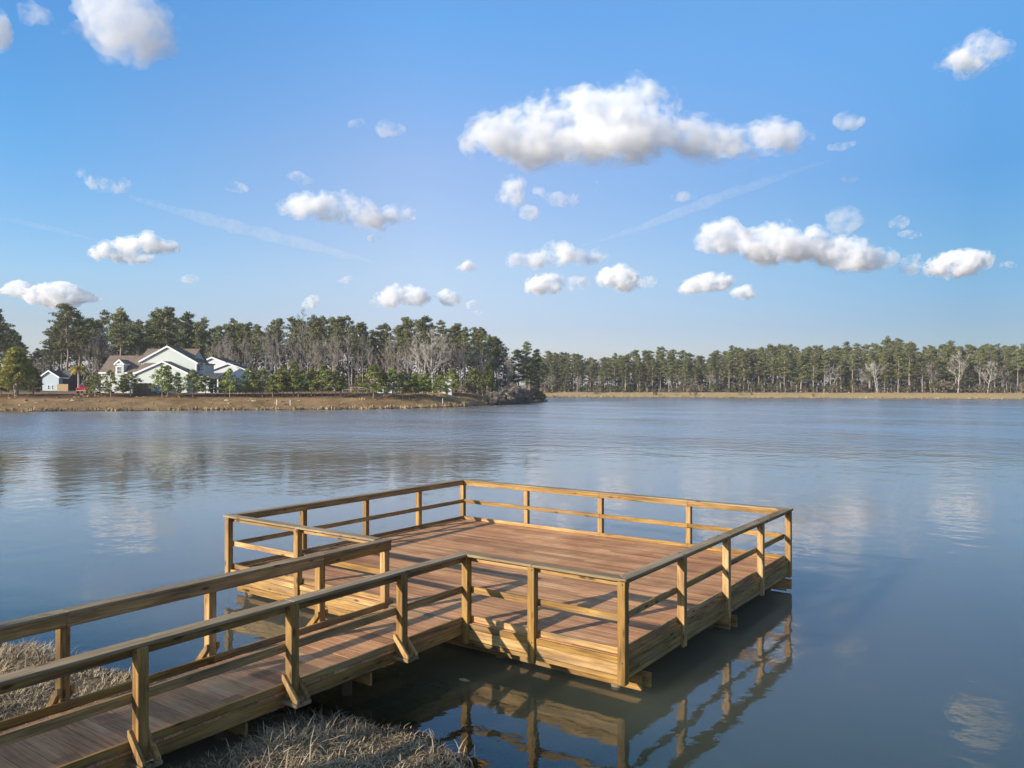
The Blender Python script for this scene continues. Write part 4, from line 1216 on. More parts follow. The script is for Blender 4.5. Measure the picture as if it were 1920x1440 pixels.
# the far treeline on the right
TOPR = [(985, 668), (1010, 662), (1040, 658), (1075, 652), (1095, 668), (1130, 672), (1150, 660), (1180, 658), (1205, 656), (1235, 650), (1265, 656), (1320, 668), (1345, 655), (1370, 649), (1420, 648), (1470, 648), (1520, 646),
        (1570, 643), (1620, 644), (1670, 631), (1700, 640), (1740, 646), (1785, 641), (1820, 648), (1855, 643), (1890, 646), (1920, 640), (1990, 640)]
FRONTR = [(985, 305), (1030, 305), (1200, 297), (1500, 284), (1920, 264), (2000, 260)]
RG = 'pines of the far treeline across the water'
n_r = 0
for row, dv in enumerate((0, 3.0, 6.5, 11, 17, 24)):
    px = 985 + rng.uniform(0, 15)
    while px < 1985:
        v = interp(FRONTR, px) + dv + rng.uniform(-1.3, 1.3)
        top = interp(TOPR, px); f = rng.uniform(0.62, 0.92) if row < 2 else (rng.uniform(0.78, 0.98) if row < 4 else rng.uniform(0.9, 1.03))
        x, y = pv(px, v); s = (CZ + (HOR - top) / FPX * v - tz(x, y)) * f / 18
        mset = FULLP if rng.random() < (0.78 if row < 3 else 0.6) else PINES
        if row >= 4: batch('rear_far_wood', rng.choice(mset), x, y, s, max(0.8, s) * rng.uniform(1.0, 1.35))
        else: tree('pine_tree', rng.choice(mset), x, y, s, 'pine standing in the far treeline across the water on the right', RG, sxy=max(0.8, s) * rng.uniform(0.95, 1.3))
        n_r += 1
        px += rng.uniform(17, 32) if row < 5 else rng.uniform(14, 26)
BG2 = 'small leafless trees in the far treeline'
for px in (1028, 1085, 1122, 1295, 1338, 1560, 1632, 1745, 1880):
    v = interp(FRONTR, px) - rng.uniform(0.5, 2.5); top = interp(TOPR, px) + rng.uniform(25, 55)
    x, y = pv(px, v); s = (CZ + (HOR - top) / FPX * v - tz(x, y)) / 13
    tree('bare_tree', rng.choice(BARES), x, y, s, 'small leafless tree at the front of the far treeline', BG2, sxy=s * 0.9)
for px, top, m, lab in ((1796, 653, 0, 'large white leafless tree at the front of the far treeline, the brightest one there'), (1852, 668, 2, 'white leafless tree just right of the brightest leafless tree'), (1645, 668, 1, 'pale leafless tree with drooping limbs near the middle of the right-hand treeline')):
    v = interp(FRONTR, px) - 4; x, y = pv(px, v); s = (CZ + (HOR - top) / FPX * v - tz(x, y)) / 13
    tree('bare_tree', WHITE[m], x, y, s, lab, sxy=s * 0.9)
# shrubs along the feet of both woods
SG = 'shrubs along the foot of the far treeline'
px = 1022
while px < 1975:
    v = interp(FRONTR, px) - rng.uniform(1.5, 4.0); x, y = pv(px, v); k = rng.choice((0, 0, 1, 1, 2))
    tree('shrub', SHRUBS[k], x, y, rng.uniform(0.7, 1.5) * (1.5 if 1750 < px and rng.random() < .5 else 1), 'low shrub at the foot of the far treeline', SG, cat='shrub')
    px += rng.uniform(10, 21)
SG2 = 'shrubs in front of the left wood'
for px in (20, 42, 64, 82, 500, 545, 600, 665, 690, 760, 800, 870, 905, 930, 945):
    v = interp(FRONTL, px) - rng.uniform(2, 5); x, y = pv(px, v)
    tree('shrub', SHRUBS[rng.choice((0, 1, 2))], x, y, rng.uniform(0.7, 1.2), 'low shrub in front of the wood on the left shore', SG2, cat='shrub')

# the young pines along the left bank
YL = [(178, 745, 697, 2, 'bushy dark young pine right of the red pickup'), (208, 746, 693, 0, 'young pine in front of the left wing, below the dormer'),
      (232, 743, 702, 1, 'small young pine between the dormer and the dark board fence'), (245, 744, 696, 2, 'young pine touching the lower end of the dark board fence'),
      (304, 748, 684, 2, 'taller young pine before the low front gable, the left of two close together'), (315, 745, 683, 1, 'taller young pine before the low front gable, the right of two close together'),
      (334, 746, 697, 1, 'thin young pine before the right half of the low front gable'), (362, 746, 692, 2, 'dense young pine at the right end of the low front gable'),
      (385, 743, 703, 2, 'rounded young pine before the screened porch'), (398, 742, 709, 1, 'smallest young pine, right of the screened porch'),
      (422, 745, 696, 1, 'thin young pine left of the white house gable'), (431, 747, 690, 0, 'spreading young pine below the peak of the white house'),
      (463, 745, 690, 0, 'young pine at the right end of the white house, the left of two'), (476, 745, 689, 3, 'young pine at the right end of the white house, the right of two'),
      (492, 745, 690, 0, 'young pine just past the white house'), (511, 746, 700, 1, 'short young pine at the fence between two taller ones'),
      (531, 745, 684, 2, 'bright young pine, left one of a tight pair at the fence'), (550, 744, 677, 0, 'bright young pine, right and taller one of a tight pair at the fence'),
      (559, 745, 690, 3, 'lower young pine leaning on the tight pair at the fence'),
      (584, 744, 690, 0, 'young pine in the middle of the bank, left of a loose pair'), (604, 744, 684, 2, 'young pine in the middle of the bank, right of a loose pair'),
      (629, 744, 694, 0, 'young pine left of the dark brush pile'), (638, 743, 700, 3, 'small young pine next to the dark brush pile'),
      (700, 749, 683, 2, 'bright green young pine just left of the white shed'), (720, 746, 696, 1, 'thin young pine in front of the white shed'),
      (736, 746, 689, 0, 'young pine at the right end of the white shed'), (756, 746, 695, 2, 'young pine right of the white shed'),
      (779, 746, 697, 0, 'bright young pine between the shed and the taller outbuilding'), (786, 746, 702, 3, 'low young pine beside the bright one between the outbuildings'),
      (798, 745, 699, 2, 'dark young pine left of the taller white outbuilding'), (824, 744, 703, 0, 'small young pine at the left corner of the taller white outbuilding'),
      (847, 743, 690, 2, 'wide young pine covering the taller white outbuilding'), (888, 744, 690, 0, 'tall bright young pine left of the big bush at the point')]
for px, pyb, top, m, lab in YL:
    x, y, z, v = ground_at(px, pyb - 1.5, 132)
    s = (CZ + (HOR - top) / FPX * v - z) / 6.5
    tree('young_pine', YOUNGS[m], x, y, s, lab, 'young pines planted along the left bank', sxy=max(s, 0.8) * rng.uniform(0.95, 1.15) * (1.25 if px > 480 else 1.0))

BIGLEAF = leafy_meshes(10.5, 3.1, 61, LEAFY, 0.34, 230, 34)
x, y, z, v = ground_at(31, 742, 130)
tree('leafy_tree', BIGLEAF, x, y, (CZ + (HOR - 650) / FPX * v - z) / 10.5, 'bright green conical tree on the bank at the far left', sxy=1.2)
DARKLEAF = leafy_meshes(7.0, 2.3, 62, SHRUB, 0.32, 140, 34)
x, y, z, v = ground_at(62, 739, 130)
tree('leafy_tree', DARKLEAF, x, y, (CZ + (HOR - 688) / FPX * v - z) / 7, 'darker rounded tree close beside the bright green conical tree', sxy=0.9)
x, y, z, v = ground_at(1, 739, 130)
tree('leafy_tree', DARKLEAF, x, y, (CZ + (HOR - 690) / FPX * v - z) / 7, 'dark green small tree at the left edge, before the bright conical tree', sxy=0.8, rz=2.0)
DENSEY = leafy_meshes(8.0, 2.4, 63, YOUNG, 0.32, 170, 34)
x, y, z, v = ground_at(914, 742, 130)
tree('bushy_pine', DENSEY, x, y, (CZ + (HOR - 678) / FPX * v - z) / 8, 'big bushy dark green pine on the bank near the point', sxy=0.98)
for px, top, v, m, sx, lab in ((972, 655, 205, 0, 0.95, 'left pine of the group standing on the point'), (988, 641, 207, 2, 0.95, 'tallest pine of the group standing on the point'), (1006, 655, 209, 1, 0.85, 'right pine of the group standing on the point'),
                               (958, 672, 203, 1, 0.8, 'short bright pine at the left of the group on the point')):
    x, y = pv(px, v); s = (CZ + (HOR - top) / FPX * v - tz(x, y)) / 18
    tree('pine_tree', FULLP[m], x, y, s, lab, sxy=sx)
THICK = [leafy_meshes(3.4, 2.6, 64, BRUSH, 0.24, 120, 46, False, stem=0.05, elong=3.0), leafy_meshes(3.2, 2.0, 65, foliage('tan_brush', (0.15, 0.12, 0.055), (0.27, 0.22, 0.11)), 0.24, 90, 50, False, stem=0.05, elong=2.2)]
for px, v, s, k, lab in ((944, 179.0, 1.0, 0, 'grey leafless thicket at the water edge of the point'), (962, 184.5, 1.25, 0, 'largest grey-brown thicket on the point'), (980, 189, 0.95, 0, 'low brown thicket right of the largest one on the point'),
                         (1003, 202, 0.95, 1, 'rounded tan bush at the tip of the point'), (1013, 206, 0.7, 1, 'small tan bush at the very tip of the point'), (925, 173.5, 0.75, 0, 'small brushy thicket below the bushy dark pine')):
    x, y = pv(px, v)
    tree('thicket', THICK[k], x, y, s, lab, cat='shrub')

# palm
def palm():
    x, y = pv(147, 164); g = tz(x, y); root = empty('palm_tree', (x, y, g), 0.3)
    top = CZ + (HOR - 693) / FPX * 164 - g
    tag(root, 'palm with pale trunk and yellow-green fronds beside the red pickup', 'palm')
    m = MB(); m.tube([(0, 0, -0.3), (0.05, 0, top * .5), (0, 0, top)], [0.22, 0.17, 0.19], 10); m.build('trunk', PALEBARK, root, fix=False)
    c = MB(); rg = random.Random(3)
    for k in range(60):
        a = k * 2.4; el = rg.uniform(-0.45, 1.3); L = rg.uniform(1.3, 1.9); P = []
        for i in range(6):
            t = i / 5; r_ = L * t * math.cos(el * (1 - t * 0.5)); zz = L * (t * math.sin(el) - 0.55 * t * t)
            P.append(Vector((r_ * math.cos(a), r_ * math.sin(a), top + 0.1 + zz)))
        side = Vector((-math.sin(a), math.cos(a), 0))
        for i in range(5):
            for s_ in (-1, 1):
                w_ = 0.42 * math.sin((i + 1) / 6 * math.pi)
                c.poly([P[i], P[i + 1], P[i + 1] + side * s_ * w_ + (P[i + 1] - P[i]) * 0.5 - Vector((0, 0, 0.1))])
    c.build('crown', foliage('palm_fronds', (0.30, 0.26, 0.05), (0.60, 0.42, 0.07), None, 1.5), root, fix=False)
palm()

# dark brush and undergrowth filling the depth of both woods (uncountable)
build_batches()
cen, rr_, nn_ = [], [], []
for k in range(2300):
    px = rng.uniform(-70, 965); v = interp(FRONTL, px) + rng.uniform(7, 34); x, y = pv(px, v); g = tz(x, y)
    hm = (CZ + (HOR - interp(TOPL, px)) / FPX * v - g) * 0.62 if px > 92 else 7
    cen.append((x, y, g + hm * rng.random() ** 1.7)); rr_.append(rng.uniform(1.3, 2.4)); nn_.append(24)
for k in range(2200):
    px = rng.uniform(985, 1990); v = interp(FRONTR, px) + rng.uniform(4, 30); x, y = pv(px, v); h = 12 * rng.random() ** 1.5
    cen.append((x, y, tz(x, y) + h)); rr_.append(rng.uniform(1.3, 2.4)); nn_.append(30)
UNDER = foliage('undergrowth', (0.085, 0.076, 0.050), (0.18, 0.155, 0.11), (0.13, 0.14, 0.055), 0.3)
tag(link('woodland_undergrowth', leaf_mesh('woodland_undergrowth', cen, rr_, nn_, 0.75, UNDER, flat=1.0, shell=0.1)), kind='stuff')

# brush pile, stakes, stones and saplings on the banks
x, y, z, v = ground_at(655, 745, 130)
m = MB(); rg = random.Random(5)
for k in range(26):
    a = rg.uniform(-0.5, 0.5) + (math.pi / 2 if rg.random() < .2 else 0); cx_, cy_ = rg.uniform(-.9, .9), rg.uniform(-.4, .4); L = rg.uniform(.5, 1.0); zz = rg.uniform(0, .55) * (1 - abs(cx_) / 1.2)
    m.tube([(cx_ - L * math.cos(a), cy_ - L * math.sin(a), zz + .05), (cx_ + L * math.cos(a), cy_ + L * math.sin(a), zz + rg.uniform(0.0, .3))], [0.09, 0.07], 5)
bp = m.build('brush_pile', POSTD, None, (x, y, z), fix=False); bp.rotation_euler.z = YAW; tag(bp, 'dark pile of logs and brush on the bank below the wire fence', 'brush pile')
for px, py, lab in ((519, 760, 'thin pale stake by the water, the left of two close together'), (544, 760, 'thin pale stake by the water, the right of two close together'), (830, 757, 'thin pale stake by the water near the point')):
    x, y, z, v = ground_at(px, py, 125)
    m = MB(); m.box(-.04, .04, -.03, .03, -0.3, 0.95); m.box(-.055, .055, -.045, .045, 0.95, 1.0)
    tag(m.build('marker_stake', TRIM, None, (x, y, z)), lab, 'stake')
def stone(px, py, s, lab, v0=125):
    x, y, z, v = ground_at(px, py, v0); bm = bmesh.new(); bmesh.ops.create_icosphere(bm, subdivisions=2, radius=1)
    for q in bm.verts:
        n_ = mnoise.noise(q.co * 1.3 + Vector((px, py, 0))); q.co *= 1 + 0.35 * n_; q.co.z *= 0.5
    me = bpy.data.meshes.new('stone'); bm.to_mesh(me); bm.free(); me.materials.append(STONE)
    o = link('stone', me, None, (x, y, z)); o.scale = (s * 1.6, s, s); o.rotation_euler.z = YAW; tag(o, lab, 'stone')
STONE = plain('pale_stone', (0.42, 0.38, 0.32), 0.9)
stone(137, 751, 0.33, 'pale flat stone on the grass bank below the small house'); stone(426, 751, 0.42, 'larger pale flat stone on the bank below the white house'); stone(475, 752, 0.34, 'pale flat stone on the bank right of the larger one')
for k, (px, py, s, lab) in enumerate(((1228, 742, 1.0, 'bushy sapling on the far grass bank'), (1294, 742, .7, 'small sapling on the far bank, left of two'), (1305, 742, .75, 'small sapling on the far bank, right of two'), (1388, 741, .9, 'green sapling on the far bank at the middle of the right shore'),
                                (1409, 741, .55, 'thin small sapling right of the green one on the far bank'), (1116, 739, .8, 'small brown bush on the far bank near the point'), (1525, 743, .6, 'low brown bush on the sandy far bank'))):
    x, y, z, v = ground_at(px, py, 240)
    tree('sapling', SHRUBS[k % 2 if k < 5 else 2], x, y, s * 0.62, lab, cat='sapling')

# two pines on the near bank behind the viewpoint; their shade falls on the grass and the lower walkway
for x, y, h, m, lab in ((-19.05, -46.24, 16.4, 0, 'pine on the near bank, left one of two'), (-16.6, -47.15, 16.95, 4, 'pine on the near bank, right one of two')):
    tree('pine_tree', PINES[m], x, y, (h - tz(x, y)) / 18, lab, sxy=1.0, rz=0.7)

# tufts of coarse grass along the water line and over the banks (uncountable)
def bank_tufts():
    r_ = np.random.default_rng(9); n = 46000
    v = r_.uniform(120, 310, n); px = r_.uniform(-80, 1990, n); u = (px - 960) / FPX * v
    x = CX + u * RX + v * FX; y = CY + u * RY + v * FY; d = sdist(x, y)
    edge = (d > -0.15) & (d < 1.3); slope = (d >= 1.3) & (d < 24) & (r_.random(n) < 0.09)
    k = np.nonzero(edge | slope)[0]; x, y, d = x[k], y[k], d[k]
    z = terrain(x, y, d); m = len(k); T = 7
    ang = r_.uniform(0, 6.283, (m, T)); h = np.where(d < 1.3, r_.uniform(0.25, 0.75, m), r_.uniform(0.10, 0.34, m))[:, None] * r_.uniform(0.6, 1.2, (m, T))
    w = 0.10 * np.where(d < 1.3, 1.4, 1.8)[:, None] * r_.uniform(0.6, 1.3, (m, T)); ox = r_.normal(size=(m, T)) * 0.22; oy = r_.normal(size=(m, T)) * 0.22
    bx, by, bz = x[:, None] + ox, y[:, None] + oy, z[:, None] - 0.03 + 0 * ox
    lx, ly = r_.normal(size=(m, T)) * 0.25 * h, r_.normal(size=(m, T)) * 0.25 * h
    V = np.stack([np.stack([bx - w * np.cos(ang), by - w * np.sin(ang), bz], -1), np.stack([bx + w * np.cos(ang), by + w * np.sin(ang), bz], -1), np.stack([bx + lx, by + ly, bz + h], -1)], 2).reshape(-1, 3)
    nf = len(V) // 3; me = bpy.data.meshes.new('bank_grass'); me.vertices.add(len(V)); me.vertices.foreach_set('co', V.astype(np.float32).ravel())
    me.loops.add(len(V)); me.loops.foreach_set('vertex_index', np.arange(len(V), dtype=np.int32)); me.polygons.add(nf)
    me.polygons.foreach_set('loop_start', np.arange(0, len(V), 3, dtype=np.int32)); me.update(calc_edges=True)
    t = NT('coarse_bank_grass'); f = t.noise(t.pos(), 0.35, 4, 0.6)
    t.done(t.ramp(f, [(0.38, (0.22, 0.15, 0.07)), (0.5, (0.36, 0.25, 0.12)), (0.62, (0.46, 0.34, 0.18))]), 0.9, 0.1); me.materials.append(t.mat)
    tag(link('bank_grass', me), kind='stuff')
bank_tufts()
# ------------------------------------------------------------------ clouds: closed shapes filled with a scattering volume
def cloud_vol(name, dens, lo=0.45, hi=0.58, col=(0.993, 0.997, 1.0), ns=1.0):
    t = NT(name); t.n.remove(t.bsdf)
    p = t.pos()
    f1 = t.math('ADD', t.math('MULTIPLY', t.noise(p, 1 / (120.0 * ns), 3, 0.5, 0.3), 0.55), t.math('MULTIPLY', t.noise(p, 1 / (38.0 * ns), 4, 0.6, 0.2), 0.45))
    d = t.math('MULTIPLY', t.mrange(f1, lo, hi), dens)
    vs = t.node('ShaderNodeVolumePrincipled')
    vs.inputs['Color'].default_value = (*col, 1); vs.inputs['Anisotropy'].default_value = 0.0
    t.l.new(d, vs.inputs['Density'])
    t.l.new(vs.outputs[0], t.out.inputs['Volume'])
    return t.mat
CUM = cloud_vol('cumulus', 0.020)
CUM_S = cloud_vol('cumulus_small', 0.044, ns=0.7)
EDGE_S = cloud_vol('cloud_edge_small', 0.026, 0.48, 0.60, ns=0.6)
THIN = cloud_vol('thin_cloud', 0.030, 0.44, 0.60, ns=0.55)
WISP = cloud_vol('wisp', 0.024, 0.47, 0.64, ns=0.42)
EDGE = cloud_vol('cloud_edge', 0.011, 0.48, 0.58)
ZB = 640.0
tex_big = bpy.data.textures.new('billow', 'CLOUDS'); tex_big.noise_scale = 90.0; tex_big.noise_depth = 2
tex_small = bpy.data.textures.new('fluff', 'CLOUDS'); tex_small.noise_scale = 34.0; tex_small.noise_depth = 4
n_cl = 0
def cloud(top, bot, label, mat=CUM, depth=0.2, npf=1.0, alt=ZB, seed=None, name='cumulus_cloud', rough=1.0, group=None):
    """top and bottom outlines as seen; put at its true distance for a cloud base at altitude alt"""
    global n_cl; n_cl += 1
    rg = random.Random(100 + (seed or n_cl))
    yb = max(p[1] for p in bot)
    v = (alt - CZ) * FPX / (HOR - yb)
    k = v / FPX
    xs = [p[0] for p in top] + [p[0] for p in bot]; x0, x1 = min(xs), max(xs); xm = (x0 + x1) / 2
    W = (x1 - x0) * k; Hh = (yb - min(p[1] for p in top)) * k
    ox, oy = pv(xm, v); oz = CZ + (HOR - yb) * k
    if mat is CUM and W < 420: mat = CUM_S
    bm = bmesh.new()
    thmax = max(interp(bot, x0 + (x1 - x0) * i / 40) - interp(top, x0 + (x1 - x0) * i / 40) for i in range(41))
    mg = 0.07 * thmax if thmax > 40 else 0.0               # room for the ragged edge
    n = int(95 * npf); made = 0; tries = 0
    while made < n and tries < 4000:
        tries += 1
        px = rg.uniform(x0, x1); a, b = interp(top, px), interp(bot, px); q_ = min(mg, 0.08 * (b - a)); a += q_ * 0.6; b -= q_ * 1.4
        if b - a < 1.5: continue
        py = rg.uniform(a, b)
        r = min(py - a, (b - py) * 1.3, max(px - x0, 1), max(x1 - px, 1))
        slope = abs(interp(top, px + 4) - interp(top, px - 4)) / 8
        r = min(r / math.sqrt(1 + slope * slope) * 1.06, 0.40 * thmax)
        if r < max(2.0, 0.16 * (b - a)): continue
        th = (b - a) / thmax
        dy = rg.uniform(-1, 1) * depth * W * 0.5 * (0.3 + 0.7 * th)
        sx = rg.uniform(1.0, 1.35)
        M = Matrix.Translation(((px - xm) * k, dy, (yb - py) * k)) @ Matrix.Diagonal((r * k * sx, r * k * 1.2, r * k, 1))
        bmesh.ops.create_icosphere(bm, subdivisions=2, radius=1.0, matrix=M)
        made += 1
    me = bpy.data.meshes.new(name); bm.to_mesh(me); bm.free(); me.materials.append(mat)
    o = link(name, me, None, (ox, oy, oz)); o.rotation_euler.z = YAW
    sfac = min(1.0, Hh / 150)
    def fluff(ob, mid, k_):
        m_ = ob.modifiers.new('union', 'REMESH'); m_.mode = 'VOXEL'; m_.voxel_size = max(W / 130, Hh / 34, 2.5)
        for tx, st in ((tex_big, 42 * sfac * rough * k_), (tex_small, 36 * sfac * rough * k_ * (1.0 if sfac > 0.8 else 1.5))):
            d_ = ob.modifiers.new('billow', 'DISPLACE'); d_.texture = tx; d_.strength = st; d_.mid_level = mid; d_.texture_coords = 'GLOBAL'
    core = mat.name.startswith('cumulus')
    fluff(o, 0.62 if core else 0.45, 1.0)
    if core:                                                # ragged thinner air round the dense core
        m2 = me.copy(); m2.materials.clear(); m2.materials.append(EDGE_S if mat is CUM_S else EDGE)
        e_ = link('cloud_edge', m2, o); fluff(e_, 0.40, 1.1)
    tag(o, label, 'cloud', group)
    return o

def cl(s, ox, oy, pts): return [(ox + x / s, oy + y / s) for x, y in pts]
# the largest cloud
cloud(cl(2.667, 840, 120, [(60, 400), (90, 350), (160, 285), (260, 262), (330, 195), (390, 177), (480, 198), (540, 167), (690, 155), (790, 130), (850, 90), (945, 80), (1030, 108), (1055, 160), (1120, 212), (1150, 270), (1300, 284), (1380, 312), (1470, 312), (1550, 272), (1660, 286), (1780, 306), (1860, 348)]),
      cl(2.667, 840, 120, [(60, 405), (150, 462), (400, 482), (530, 506), (800, 496), (1050, 472), (1160, 440), (1300, 472), (1480, 466), (1690, 452), (1760, 392), (1860, 350)]),
      'largest white cumulus cloud, with a tall hump and a long tail to the right', npf=3.2, depth=0.15)
# upper left corner
cloud([(120, 62), (150, 42), (175, 25), (190, 0), (215, -30), (260, -40), (300, -5), (312, 25), (322, 60), (332, 75)], [(120, 64), (160, 78), (205, 92), (225, 104), (255, 102), (290, 84), (332, 77)], 'big puffy cloud cut by the top edge, upper left', npf=1.6, mat=cloud_vol('cumulus_soft', 0.016, 0.42, 0.64))
cloud([(-60, 10), (-20, 0), (0, 25), (14, 55), (22, 92)], [(-60, 60), (-20, 90), (8, 106), (22, 98)], 'cloud cut by the left edge near the top', mat=THIN)
cloud([(40, 8), (58, 4), (84, 14), (100, 34)], [(40, 30), (50, 50), (80, 44), (100, 38)], 'small thin cloud near the top left corner', mat=WISP, rough=1.4)
# upper right corner
cloud([(1750, 122), (1780, 100), (1806, 84), (1830, 62), (1858, 58), (1866, 84), (1892, 82)], [(1750, 124), (1790, 134), (1832, 140), (1866, 118), (1892, 92)], 'wing-shaped white cloud alone in the upper right corner', npf=1.2)
cloud([(1564, 224), (1578, 212), (1594, 208), (1612, 214), (1624, 226)], [(1564, 230), (1580, 242), (1604, 240), (1624, 230)], 'small white cloud to the right of the largest cloud', mat=THIN)
cloud([(1552, 272), (1580, 268), (1606, 264)], [(1552, 280), (1580, 281), (1606, 272)], 'faint cloud shred below the small white cloud at right', mat=WISP)
cloud([(1576, 330), (1592, 326), (1610, 332)], [(1576, 336), (1592, 342), (1610, 337)], 'tiny faint cloud above the ragged cloud bank at right', mat=WISP)
# middle left
cloud(cl(2, 0, 0, [(1030, 790), (1070, 752), (1130, 736), (1200, 728), (1310, 722), (1370, 752), (1420, 790), (1460, 766), (1500, 790), (1530, 772), (1570, 828)]), cl(2, 0, 0, [(1030, 795), (1080, 812), (1220, 828), (1330, 832), (1390, 870), (1440, 842), (1500, 824), (1570, 834)]),
      'long white cloud left of centre with a ragged right end', npf=2.0)
cloud(cl(2, 0, 0, [(1380, 890), (1400, 876), (1436, 892)]), cl(2, 0, 0, [(1380, 900), (1405, 908), (1436, 900)]), 'tiny cloud puff hanging under the ragged end of the long white cloud', mat=THIN)
cloud(cl(2, 0, 0, [(420, 910), (470, 886), (520, 890), (560, 872), (610, 900), (650, 906), (680, 938)]), cl(2, 0, 0, [(420, 915), (470, 938), (560, 950), (680, 942)]), 'white cloud above the small house, the upper of two joined ones', npf=1.2)
cloud(cl(2, 0, 0, [(325, 950), (350, 925), (400, 902), (440, 925), (520, 945), (575, 968)]), cl(2, 0, 0, [(325, 958), (400, 984), (500, 990), (575, 980)]), 'white cloud above the small house, the lower of two joined ones', npf=1.2)
cloud(cl(2, 0, 0, [(0, 1090), (50, 1060), (80, 1050), (130, 1078), (180, 1060), (220, 1046), (270, 1062), (320, 1090), (390, 1120)]), cl(2, 0, 0, [(0, 1100), (80, 1118), (160, 1150), (230, 1164), (300, 1140), (390, 1124)]), 'low ragged cloud just above the pines at the far left', npf=1.6, mat=THIN)
cloud(cl(2, 0, 0, [(290, 650), (315, 642), (350, 670), (400, 668), (440, 690), (468, 672), (490, 700)]), cl(2, 0, 0, [(290, 660), (330, 690), (380, 716), (450, 720), (490, 706)]), 'thin ragged cloud high above the small house', mat=WISP, npf=1.3)
cloud(cl(2, 0, 0, [(842, 704), (870, 684), (895, 678), (932, 706)]), cl(2, 0, 0, [(842, 712), (890, 724), (932, 714)]), 'small pale cloud above the left wood', mat=THIN)
cloud(cl(2, 0, 0, [(1076, 656), (1120, 644), (1180, 676)]), cl(2, 0, 0, [(1076, 662), (1130, 690), (1180, 684)]), 'faint cloud just above the long white cloud', mat=WISP)
cloud(cl(2, 0, 0, [(1305, 462), (1340, 450), (1366, 440)]), cl(2, 0, 0, [(1305, 474), (1330, 482), (1366, 462)]), 'faint cloud shred left of the small round high cloud', mat=WISP)
cloud(cl(2, 0, 0, [(1408, 470), (1440, 452), (1480, 462), (1524, 482)]), cl(2, 0, 0, [(1408, 484), (1450, 510), (1480, 508), (1524, 488)]), 'small round cloud high left of the largest cloud', mat=WISP, rough=0.8)
cloud(cl(2, 0, 0, [(668, 1046), (715, 1026), (750, 1044)]), cl(2, 0, 0, [(668, 1056), (710, 1060), (750, 1050)]), 'small faint cloud low over the left wood, left of centre', mat=WISP)
cloud(cl(2, 0, 0, [(1266, 1050), (1310, 1034), (1340, 1050)]), cl(2, 0, 0, [(1266, 1056), (1300, 1064), (1340, 1058)]), 'small faint cloud low over the middle of the left wood', mat=WISP)
cloud(cl(2, 0, 0, [(1385, 1120), (1420, 1096), (1460, 1080), (1500, 1066), (1570, 1078), (1615, 1112)]), cl(2, 0, 0, [(1385, 1136), (1440, 1144), (1540, 1144), (1615, 1130)]), 'low white cloud over the right half of the left wood', npf=1.3)
cloud(cl(2, 0, 0, [(1630, 1104), (1670, 1086), (1710, 1096), (1730, 1128)]), cl(2, 0, 0, [(1630, 1110), (1690, 1148), (1730, 1140)]), 'ragged cloud joined to the right of the low white cloud over the left wood', mat=THIN)
cloud(cl(2, 0, 0, [(1750, 1140), (1778, 1122), (1788, 1136)]), cl(2, 0, 0, [(1750, 1150), (1765, 1158), (1788, 1142)]), 'tiny cloud puff over the end of the left wood', mat=THIN)
cloud(cl(2, 0, 0, [(1778, 1168), (1795, 1160), (1812, 1172)]), cl(2, 0, 0, [(1778, 1176), (1795, 1182), (1812, 1175)]), 'tiniest cloud puff, lowest over the end of the left wood', mat=THIN)
cloud(cl(2, 0, 0, [(1130, 1150), (1160, 1112), (1178, 1104), (1200, 1130)]), cl(2, 0, 0, [(1130, 1156), (1165, 1152), (1200, 1140)]), 'small white puff just above the tallest leafless tree', mat=THIN)
cloud(cl(2, 0, 0, [(1706, 1008), (1735, 984), (1755, 974), (1792, 1006)]), cl(2, 0, 0, [(1706, 1014), (1750, 1020), (1792, 1014)]), 'small bright cloud left of the paired clouds in the centre', mat=CUM)
# centre
Z3 = lambda pts: cl(2.667, 840, 120, pts)
cloud(Z3([(240, 720), (280, 630), (300, 575), (322, 545), (334, 600), (362, 640), (378, 690)]), Z3([(240, 724), (300, 730), (350, 728), (378, 700)]), 'upright pointed cloud under the left end of the largest cloud', mat=cloud_vol('cumulus_mid', 0.03))
cloud(Z3([(352, 740), (375, 710), (430, 708), (452, 740)]), Z3([(352, 752), (380, 776), (420, 772), (452, 748)]), 'round puff at the foot of the upright pointed cloud', mat=THIN)
cloud(Z3([(420, 632), (450, 618), (500, 640), (560, 645), (600, 668), (640, 644), (662, 660)]), Z3([(420, 640), (500, 672), (560, 712), (620, 710), (662, 676)]), 'thin shredded cloud right of the upright pointed cloud', mat=WISP, npf=1.4)
cloud(Z3([(724, 610), (738, 580), (750, 620), (764, 640)]), Z3([(724, 640), (740, 650), (764, 648)]), 'tiny upright wisp below the middle of the largest cloud', mat=WISP)
cloud(Z3([(1100, 660), (1150, 640), (1200, 632), (1243, 626)]), Z3([(1100, 670), (1140, 684), (1200, 680), (1243, 668)]), 'small pale cloud below the tail of the largest cloud', mat=WISP, rough=0.8)
cloud(Z3([(1452, 540), (1490, 526), (1545, 545)]), Z3([(1452, 552), (1500, 562), (1545, 552)]), 'faint small cloud under the tail end of the largest cloud', mat=WISP)
cloud(Z3([(290, 985), (330, 940), (400, 955), (460, 930), (510, 896), (570, 888), (640, 926), (700, 945), (740, 928), (796, 965)]), Z3([(290, 996), (380, 1026), (500, 1020), (620, 1006), (740, 998), (796, 985)]), 'white cloud in the centre of the sky above the paired clouds', npf=1.6)
cloud(Z3([(385, 1100), (410, 1072), (470, 1050), (540, 1046), (580, 1090)]), Z3([(385, 1128), (450, 1145), (540, 1142), (580, 1120)]), 'low cloud in the centre, left one of the paired clouds')
cloud(Z3([(590, 1100), (620, 1066), (680, 1062), (705, 1090)]), Z3([(590, 1124), (640, 1134), (705, 1118)]), 'small cloud squeezed between the paired clouds in the centre', mat=cloud_vol('cumulus_pale', 0.024))
